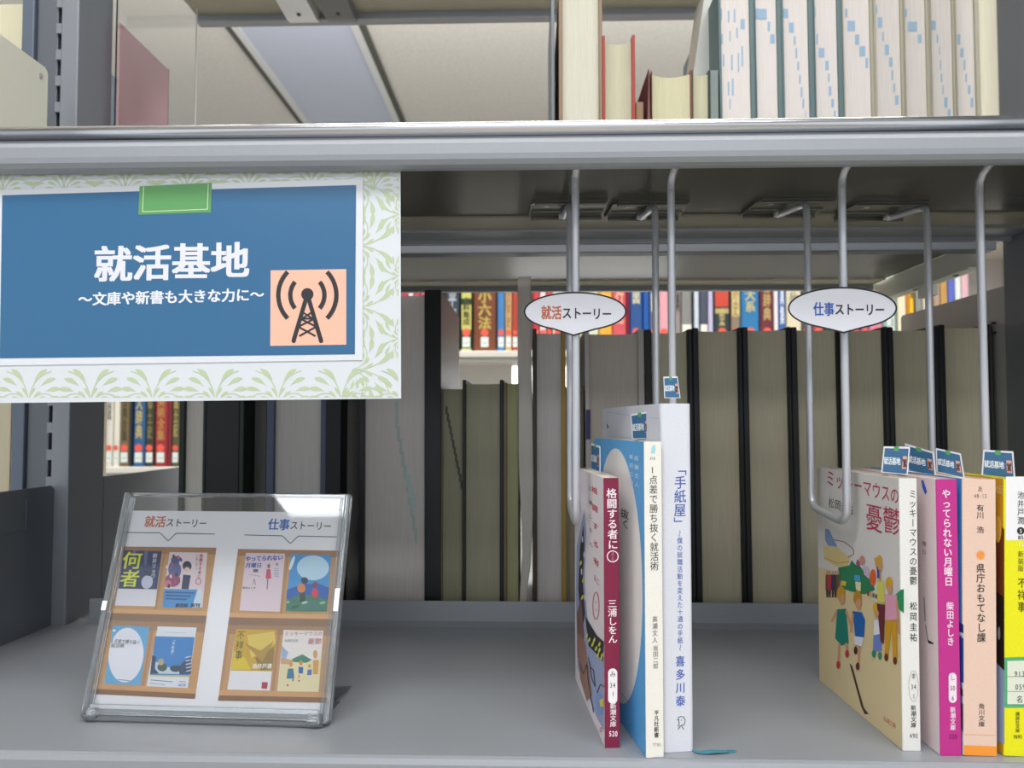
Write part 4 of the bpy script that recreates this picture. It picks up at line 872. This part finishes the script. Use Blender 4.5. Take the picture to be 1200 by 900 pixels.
# ---- little blue cards stuck in the books
def card(label, q, Yl, Yr, part=1.0):
    """q: photo corners tl, tr, br, bl"""
    tl, tr, br, bl = (at(*q[0], Yl), at(*q[1], Yr), at(*q[2], Yr), at(*q[3], Yl))
    o = (bl + br) / 2; u = (br - bl).normalized(); v0 = (tl - bl); n = u.cross(v0).normalized()
    rz = math.degrees(math.atan2(u.y, u.x))
    t = thing('bookmark_card', label, 'card', tuple(bl), rz=rz, group='small blue title cards stuck in the display books')
    Mi = FR[t.name].inverted(); L = [Mi @ p for p in (bl, br, tr, tl)]
    pts = [(p.x, p.z) for p in L]
    MB().prism(pts, 0, .3, 'y').build('card_stock', mat('laminated_white', 'dcdce4', .35), t)
    P = Print(t, (0, -.02, 0), (1, 0, 0), (0, 0, 1), px=False); P.rough = .4
    def b(s, r):  # bilinear in the card
        a0 = (pts[0][0] + (pts[1][0] - pts[0][0]) * s, pts[0][1] + (pts[1][1] - pts[0][1]) * s); a1 = (pts[3][0] + (pts[2][0] - pts[3][0]) * s, pts[3][1] + (pts[2][1] - pts[3][1]) * s)
        return (a0[0] + (a1[0] - a0[0]) * r, a0[1] + (a1[1] - a0[1]) * r)
    def R(s0, r0, s1, r1, c): P.raw([b(s0, r0), b(s1, r0), b(s1, r1), b(s0, r1)], c)
    P.lay = 1; R(.05, .03, .95, .93, '35648c'); P.lay = 2; R(.40, .83, .58, 1.0, '4f9a5c'); R(.76, .2, .92, .66, 'd8a294')
    W = b(1, .5)[0] - b(0, .5)[0]; H = b(.5, 1)[1] - b(.5, 0)[1]; sk = (pts[1][1] - pts[0][1]) / max(.1, W)
    for i, ch in enumerate('就活基地'):
        P.char(ch, b(.13 + .155 * i + .01, .46), (W * .165, 0), (0, H * .3), 'e6ecf2', .02)
    P.lay = 3; c = b(.84, .5); P.ell(c[0], c[1], W * .03, H * .05, '54302e', 10)
    for s in (-1, 1): P.line([(c[0], c[1]), (c[0] + s * W * .04, c[1] - H * .24)], H * .05, '54302e'); P.ring(c[0], c[1], W * .055, H * .1, H * .03, '54302e', 6, -40 if s > 0 else 140, 40 if s > 0 else 220)
    P.build('card_print')
card('small blue title card standing in the slim blue-covered paperback', ((735, 485.5), (758.5, 481.5), (762.5, 514.5), (741, 514.5)), 45, 30)
card('small blue title card behind the top of the tall white book', ((777.5, 441.5), (794, 441), (797.5, 466.5), (778.5, 466.5)), 40, 40)
card('narrow blue title card standing in the maroon-spined paperback', ((694.5, 519.5), (704.5, 523), (703, 553.5), (692.5, 549.5)), 62, 44)
card('small blue title card standing in the illustrated paperback', ((1035.5, 523), (1066.5, 523.5), (1063.8, 556.5), (1032.6, 553.5)), 44, 38)
card('small blue title card overlapping its neighbour, in the magenta-spined paperback', ((1056, 519.5), (1091.5, 530), (1096.8, 557.5), (1064, 552)), 58, 42)
card('small blue title card standing in the peach-spined paperback', ((1096.5, 525), (1124, 531.5), (1130.5, 560.5), (1097.5, 553)), 48, 36)
card('small blue title card at far right, standing in the yellow paperback', ((1152.5, 527), (1187.5, 529), (1190, 561.5), (1150, 556.5)), 46, 36)

# ------------------------------------------------------------------ acrylic stand with its insert
BLp, BRp = at(94, 845, 36), at(393, 852, 30)
X0, X1 = BLp.x, BRp.x; Wd = 156.0; Hs = 137.0
tilt = -16.5
st = thing('acrylic_stand', 'clear acrylic display stand leaning back on the shelf at the lower left', 'display stand', (-277.5, 42, 5.0), rz=-2.2, rx=tilt)
rl = mat('lit_rail_acrylic', 'f4f8fc', .05); rl.node_tree.nodes['Principled BSDF'].inputs['Transmission Weight'].default_value = .9  # rails kept partly white, standing in for light caught in clear acrylic
ac = mat('clear_stand_acrylic', 'ffffff', .02); g = ac.node_tree.nodes['Principled BSDF']; g.inputs['Transmission Weight'].default_value = 1; g.inputs['IOR'].default_value = 1.45; g.inputs['Base Color'].default_value = (.985, .99, .995, 1)
MB().box(0, Wd, 0, 1.2, 0, Hs, .4).build('front_panel', ac, st)
MB().box(0, Wd, 4.4, 5.4, 0, Hs, .4).build('back_panel', ac, st)
b = MB(); b.box(0, 3.2, -1.4, 7, -3, Hs, 1.1); b.box(4, 6, -.8, 4, 0, Hs - 3, .5); b.build('side_rail', rl, st)
b = MB(); b.box(Wd - 3.2, Wd, -1.4, 7, -3, Hs, 1.1); b.box(Wd - 6, Wd - 4, -.8, 4, 0, Hs - 3, .5); b.build('side_rail', rl, st)
MB().box(3.4, Wd - 3.4, 1.4, 6.4, Hs - 2.2, Hs, .8).build('top_rail', rl, st)
b = MB(); b.box(3, Wd - 3, -2.2, 7, -4.5, -1.2, .9); b.box(6, Wd - 6, -3.4, -1.2, -1, 5, .7); b.build('bottom_rail', rl, st)
for x in (4, Wd - 12): MB().tube([(x, -3, 0), (x + 8, -3, 0)], 3.0, 14).build('hinge', rl, st)
MB().box(Wd - 3.4, Wd - .2, -1.9, -1.2, 62, 76, .3).build('catch', mat('frosted_edge', 'f0f3f4', .5), st); MB().box(.2, 3.4, -1.9, -1.2, 60, 66, .3).build('catch', mat('frosted_edge', 'f0f3f4', .5), st)
# rear foot: reaches the shelf behind
fo = MB().prism([(9, -1.0), (62, 11.9), (62.5, 13.6), (9, 4.5)], 5, Wd - 5, 'x').build('rear_foot', ac, st)
cdn = thing('insert_card', 'printed white card with eight small book covers, held in the acrylic stand', 'card', (-277.5, 42, 5.0), rz=-2.2, rx=tilt)
MB().box(5, Wd - 5, 2.6, 3.0, 2, Hs - 12, 0).build('card_stock', mat('card_white', 'f4f5fa', .5), cdn)
P = Print(cdn, (0, 2.5, 0), (1, 0, 0), (0, 0, 1)); P.rough = .5
K = '33343a'
P.ht('就活', 170, 195, 611, 'cf6a3e', 14, .022, 611.6); P.ht('ストーリー', 195, 243, 612.2, K, 11, .014, 613.5)
P.ht('仕事', 314.5, 340, 614.3, '3a70c8', 14, .03, 615); P.ht('ストーリー', 340, 389, 615.5, K, 11, .014, 616.8)
P.line([(145.5, 624), (188, 624.5), (197.5, 634), (207, 625), (252, 626)], .9, K); P.line([(286.5, 627), (331, 628), (340.5, 637), (350, 628.3), (396, 629.3)], .9, K)
def wood(q):
    P.lay = 1; P.poly(q, 'c89a66')
    tl, tr, br, bl = q
    def L(s, r): return (tl[0] + (tr[0] - tl[0]) * s + ((bl[0] + (br[0] - bl[0]) * s) - (tl[0] + (tr[0] - tl[0]) * s)) * r, tl[1] + (tr[1] - tl[1]) * s + ((bl[1] + (br[1] - bl[1]) * s) - (tl[1] + (tr[1] - tl[1]) * s)) * r)
    P.lay = 2
    for (r0, r1, c) in ((0, .045, 'a67a52'), (.42, .45, 'd9a870'), (.45, .5, '8f6f54'), (.5, .56, 'a98360'), (.93, .965, 'd4a06a'), (.965, 1, '8a6038')):
        P.poly([L(0, r0), L(1, r0), L(1, r1), L(0, r1)], c)
    for (r0, r1) in ((.045, .42), (.56, .93)):
        P.poly([L(.475, r0), L(.5, r0), L(.5, r1), L(.475, r1)], 'b58a5c'); P.poly([L(0, r0), L(.025, r0), L(.025, r1), L(0, r1)], 'b88d60')
wood(((138.5, 640.5), (254, 642), (229, 819), (106, 813)))
wood(((279.5, 643.5), (400, 645.5), (384, 823.5), (256, 821)))
def c7(pts, b=0): return [((130 if not b else 255) + x / 4.5, 620 + y / 4.5) for (x, y) in pts]
def q7(pts, c, b=0): P.poly(c7(pts, b), c)
def e7(x, y, rx, ry, c, b=0, a=0): P.ell((130 if not b else 255) + x / 4.5, 620 + y / 4.5, rx / 4.5, ry / 4.5, c, 18, ang=a)
# cover 1
P.lay = 3; q7([(72, 112), (272, 118), (236, 408), (24, 403)], 'dedde6'); P.lay = 4; q7([(72, 112), (272, 118), (246, 318), (42, 314)], '2c3566')
P.lay = 5; e7(195, 280, 30, 36, 'c5cbe0', 0, 15); e7(200, 235, 22, 12, '1c2346', 0, 20); q7([(180, 118), (200, 118), (190, 200), (180, 180)], '5a6596'); q7([(120, 114), (140, 114), (110, 200)], '5a6596')
P.lay = 6; P.vt('何者', 130 + 122 / 4.5, 620 + 118 / 4.5, 620 + 308 / 4.5, 'd9e23a', 23, .02, 130 + 100 / 4.5); P.vt('朝井リョウ', 130 + 238 / 4.5, 620 + 128 / 4.5, 620 + 262 / 4.5, 'dfe2ee', 5.5, .01, 130 + 226 / 4.5)
# cover 2
P.lay = 3; q7([(312, 122), (512, 125), (486, 415), (274, 412)], 'e6d6dc'); P.lay = 4; q7([(285, 316), (475, 320), (448, 415), (274, 412)], '4b9ad6'); q7([(460, 320), (486, 318), (478, 415), (430, 415)], 'd4e2f0')
e7(340, 215, 34, 50, '5a5f96'); e7(405, 195, 24, 26, '1d1f3a'); e7(405, 215, 14, 14, 'e8c8b8'); q7([(385, 240), (425, 245), (412, 318), (375, 316)], '2c2f58'); e7(330, 270, 40, 35, '9a4a70'); e7(305, 290, 18, 22, 'd4728c'); e7(350, 165, 30, 22, '454a80')
P.lay = 5
for k, (x, y) in enumerate(((300, 200), (330, 190), (350, 240), (320, 250), (345, 280), (310, 300), (370, 180), (360, 150), (335, 145))): e7(x, y, 7, 10, ('e6e2f0', 'b85078', '26284c')[k % 3])
P.lay = 6; P.vt('格闘する者に', 130 + 482 / 4.5, 620 + 130 / 4.5, 620 + 262 / 4.5, 'c4304a', 3.8, .02, 130 + 468 / 4.5); P.vt('三浦しをん', 130 + 456 / 4.5, 620 + 135 / 4.5, 620 + 215 / 4.5, '4a4858', 2.8); P.ring(130 + 465 / 4.5, 620 + 277 / 4.5, 3.2, 3.6, .7, 'c4304a', 14)
for k in range(3): P.line(c7([(292, 333 + k * 17), (445 - k * 20, 337 + k * 17)]), 1.6, '2d5f9c')
P.ht('新刊', 130 + 425 / 4.5, 130 + 474 / 4.5, 620 + 402 / 4.5, '26305a', 5, .04); P.ht('就活前', 130 + 345 / 4.5, 130 + 410 / 4.5, 620 + 402 / 4.5, '26305a', 4.4, .04)
# cover 3
P.lay = 3; q7([(15, 508), (207, 516), (158, 822), (-32, 815)], '63aede'); P.lay = 4; P.ell(130 + 84 / 4.5, 620 + 664 / 4.5, 20.4, 32, 'e9ecf6', 36, ang=5)
P.lay = 5; P.ht('１点差で勝ち抜く', 130 + 2 / 4.5, 130 + 160 / 4.5, 620 + 588 / 4.5, '46454c', 5.2, .01, 620 + 598 / 4.5); P.ht('就活術', 130 + 4 / 4.5, 130 + 76 / 4.5, 620 + 614 / 4.5, '46454c', 5.2, .01); P.line(c7([(42, 793), (104, 799)]), .8, '6a6a74'); e7(22, 535, 8, 7, 'dff0fa')
# cover 4
P.lay = 3; q7([(250, 513), (455, 519), (408, 838), (190, 828)], 'e6ebf4'); P.lay = 4; q7([(238, 565), (445, 570), (415, 780), (208, 776)], '3c86cc'); 
P.lay = 5; q7([(220, 690), (290, 720), (350, 745), (415, 740), (412, 765), (212, 762)], 'c3d8e6'); q7([(222, 665), (242, 672), (236, 735), (258, 762), (211, 762)], '2a3f66'); q7([(428, 668), (425, 765), (365, 765), (360, 728), (385, 700)], '34486c'); e7(275, 728, 26, 22, '4a5a50'); e7(268, 700, 16, 18, 'b9b48c'); e7(345, 735, 30, 18, '2c4a5c')
q7([(209, 768), (415, 772), (413, 780), (208, 776)], 'd6cf8c')
for k in range(5): q7([(402 + 2 * k - 8, 675 + 18 * k), (428, 668 + 18 * k), (427, 674 + 18 * k), (400, 681 + 18 * k)], 'c9d6e6')
P.lay = 6; P.vt('「手紙屋」', 130 + 338 / 4.5, 620 + 574 / 4.5, 620 + 672 / 4.5, 'e8f0fa', 3.6, .01, 130 + 326 / 4.5); P.line(c7([(215, 795), (330, 805)]), .8, '5a6a86'); P.line(c7([(210, 812), (290, 820)]), .6, '7a8aa6'); P.ht('就活', 130 + 360 / 4.5, 130 + 400 / 4.5, 620 + 822 / 4.5, '5a86c0', 3.4, .02); P.line(c7([(365, 803), (398, 805)]), 1, 'e09a5a'); P.line(c7([(290, 543), (400, 548)]), .5, 'b9c0ce')
# cover 5
P.lay = 3; q7([(152, 126), (358, 130), (330, 436), (118, 430)], 'e2d0d9', 1)
P.lay = 5; P.ht('やってられない', 255 + 150 / 4.5, 255 + 348 / 4.5, 620 + 158 / 4.5, '2d55b4', 6.6, .04, 620 + 150 / 4.5); P.ht('月曜日', 255 + 150 / 4.5, 255 + 236 / 4.5, 620 + 192 / 4.5, '2d55b4', 6.2, .03); P.ht('柴田よしき', 255 + 135 / 4.5, 255 + 205 / 4.5, 620 + 310 / 4.5, '3a3844', 2.8, .02); 
q7([(262, 212), (282, 212), (286, 262), (256, 262)], 'd0476a', 1); e7(273, 196, 8, 12, 'a5705a', 1); P.line(c7([(268, 262), (264, 318)], 1), .9, '2c2a34'); e7(316, 186, 8, 9, 'a8a2b4', 1)
for k in range(5): P.line(c7([(300, 208 + k * 10), (326, 210 + k * 10)], 1), .9, 'a3a4be')
q7([(192, 212), (218, 212), (216, 228), (190, 228)], '6a6070', 1); P.line(c7([(172, 240), (230, 250)], 1), .6, '9a90a0'); P.line(c7([(196, 262), (190, 295)], 1), .6, '6a6474'); P.line(c7([(196, 262), (204, 295)], 1), .6, '6a6474')
# cover 6
P.lay = 3; q7([(388, 132), (602, 137), (578, 435), (362, 432)], '3f96d4', 1); P.lay = 4; e7(505, 205, 85, 66, 'b9dcf0', 1); q7([(368, 320), (450, 290), (540, 290), (590, 310), (583, 375), (365, 370)], '1f5fb4', 1); P.lay = 5; q7([(366, 375), (420, 350), (500, 345), (582, 372), (578, 435), (362, 432)], '3d7a62', 1)
e7(395, 180, 9, 40, 'dbeef8', 1, 20); P.lay = 6; e7(445, 312, 22, 24, 'e08a4a', 1); e7(462, 272, 18, 18, '2c3a4c', 1); e7(516, 338, 18, 26, 'd23a4a', 1); e7(518, 292, 15, 14, '7a4a44', 1); q7([(436, 335), (462, 335), (468, 385), (436, 385)], '2b4a3e', 1)
for k in range(14): e7(375 + (k * 47) % 195, 385 + (k * 23) % 45, 9, 7, ('8ab8a0', '2a5a4c', 'a4c8c4', '46688a')[k % 4], 1)
# cover 7
P.lay = 3; q7([(100, 528), (314, 532), (278, 852), (54, 846)], 'ebebf0', 1); P.lay = 4; q7([(100, 528), (314, 532), (290, 750), (72, 745)], 'cfa92a', 1); P.lay = 5
q7([(160, 560), (300, 540), (310, 600), (180, 680)], 'e0c860', 1); q7([(90, 640), (150, 680), (180, 740), (74, 742)], 'e2c822', 1); q7([(200, 680), (300, 620), (292, 740), (230, 745)], '9a7a34', 1); q7([(140, 600), (230, 640), (300, 590), (240, 700)], 'b8923a', 1)
q7([(238, 806), (268, 808), (264, 842), (234, 840)], 'b42c46', 1)
P.lay = 6; P.vt('不祥事', 255 + 130 / 4.5, 620 + 532 / 4.5, 620 + 690 / 4.5, '5a5016', 9.5, 0, 255 + 112 / 4.5); P.ht('池井戸潤', 255 + 186 / 4.5, 255 + 290 / 4.5, 620 + 722 / 4.5, 'f2efe4', 6.4, .03)
# cover 8
P.lay = 3; q7([(350, 532), (560, 536), (535, 858), (316, 855)], 'ebe6e2', 1); P.lay = 4; q7([(338, 690), (440, 700), (548, 690), (535, 858), (316, 855)], 'e6dbae', 1); q7([(342, 615), (375, 650), (362, 690), (338, 680)], '9ab4d4', 1); q7([(395, 685), (450, 660), (500, 690), (470, 705), (400, 700)], '3d8a6c', 1); q7([(336, 680), (400, 690), (395, 715), (336, 710)], 'd0a878', 1)
P.lay = 5; q7([(375, 735), (402, 735), (408, 788), (366, 788)], '2f7f9c', 1); q7([(430, 725), (455, 728), (452, 762), (430, 760)], '2b64b0', 1); q7([(478, 740), (500, 740), (498, 770), (474, 770)], '4a74b8', 1); q7([(506, 690), (536, 690), (532, 765), (506, 765)], 'd8a050', 1); e7(390, 712, 10, 14, 'd09a5a', 1); e7(442, 705, 10, 14, 'c9964a', 1); e7(488, 722, 8, 10, 'd8a84a', 1); e7(518, 660, 12, 22, 'd9a468', 1); e7(372, 823, 5, 6, 'b4443c', 1); e7(400, 796, 4, 6, 'b4443c', 1); e7(432, 800, 5, 5, 'b4443c', 1); e7(432, 775, 4, 10, 'cf9a7a', 1)
P.lay = 6; P.ht('ミッキーマウスの', 255 + 356 / 4.5, 255 + 556 / 4.5, 620 + 551 / 4.5, 'a8606c', 5.4); P.ht('憂鬱', 255 + 478 / 4.5, 255 + 552 / 4.5, 620 + 592 / 4.5, 'c26a74', 7.6); P.ht('松岡圭祐', 255 + 356 / 4.5, 255 + 430 / 4.5, 620 + 588 / 4.5, '7a86a4', 3.8)
P.build('card_print')
bpy.context.view_layer.update()
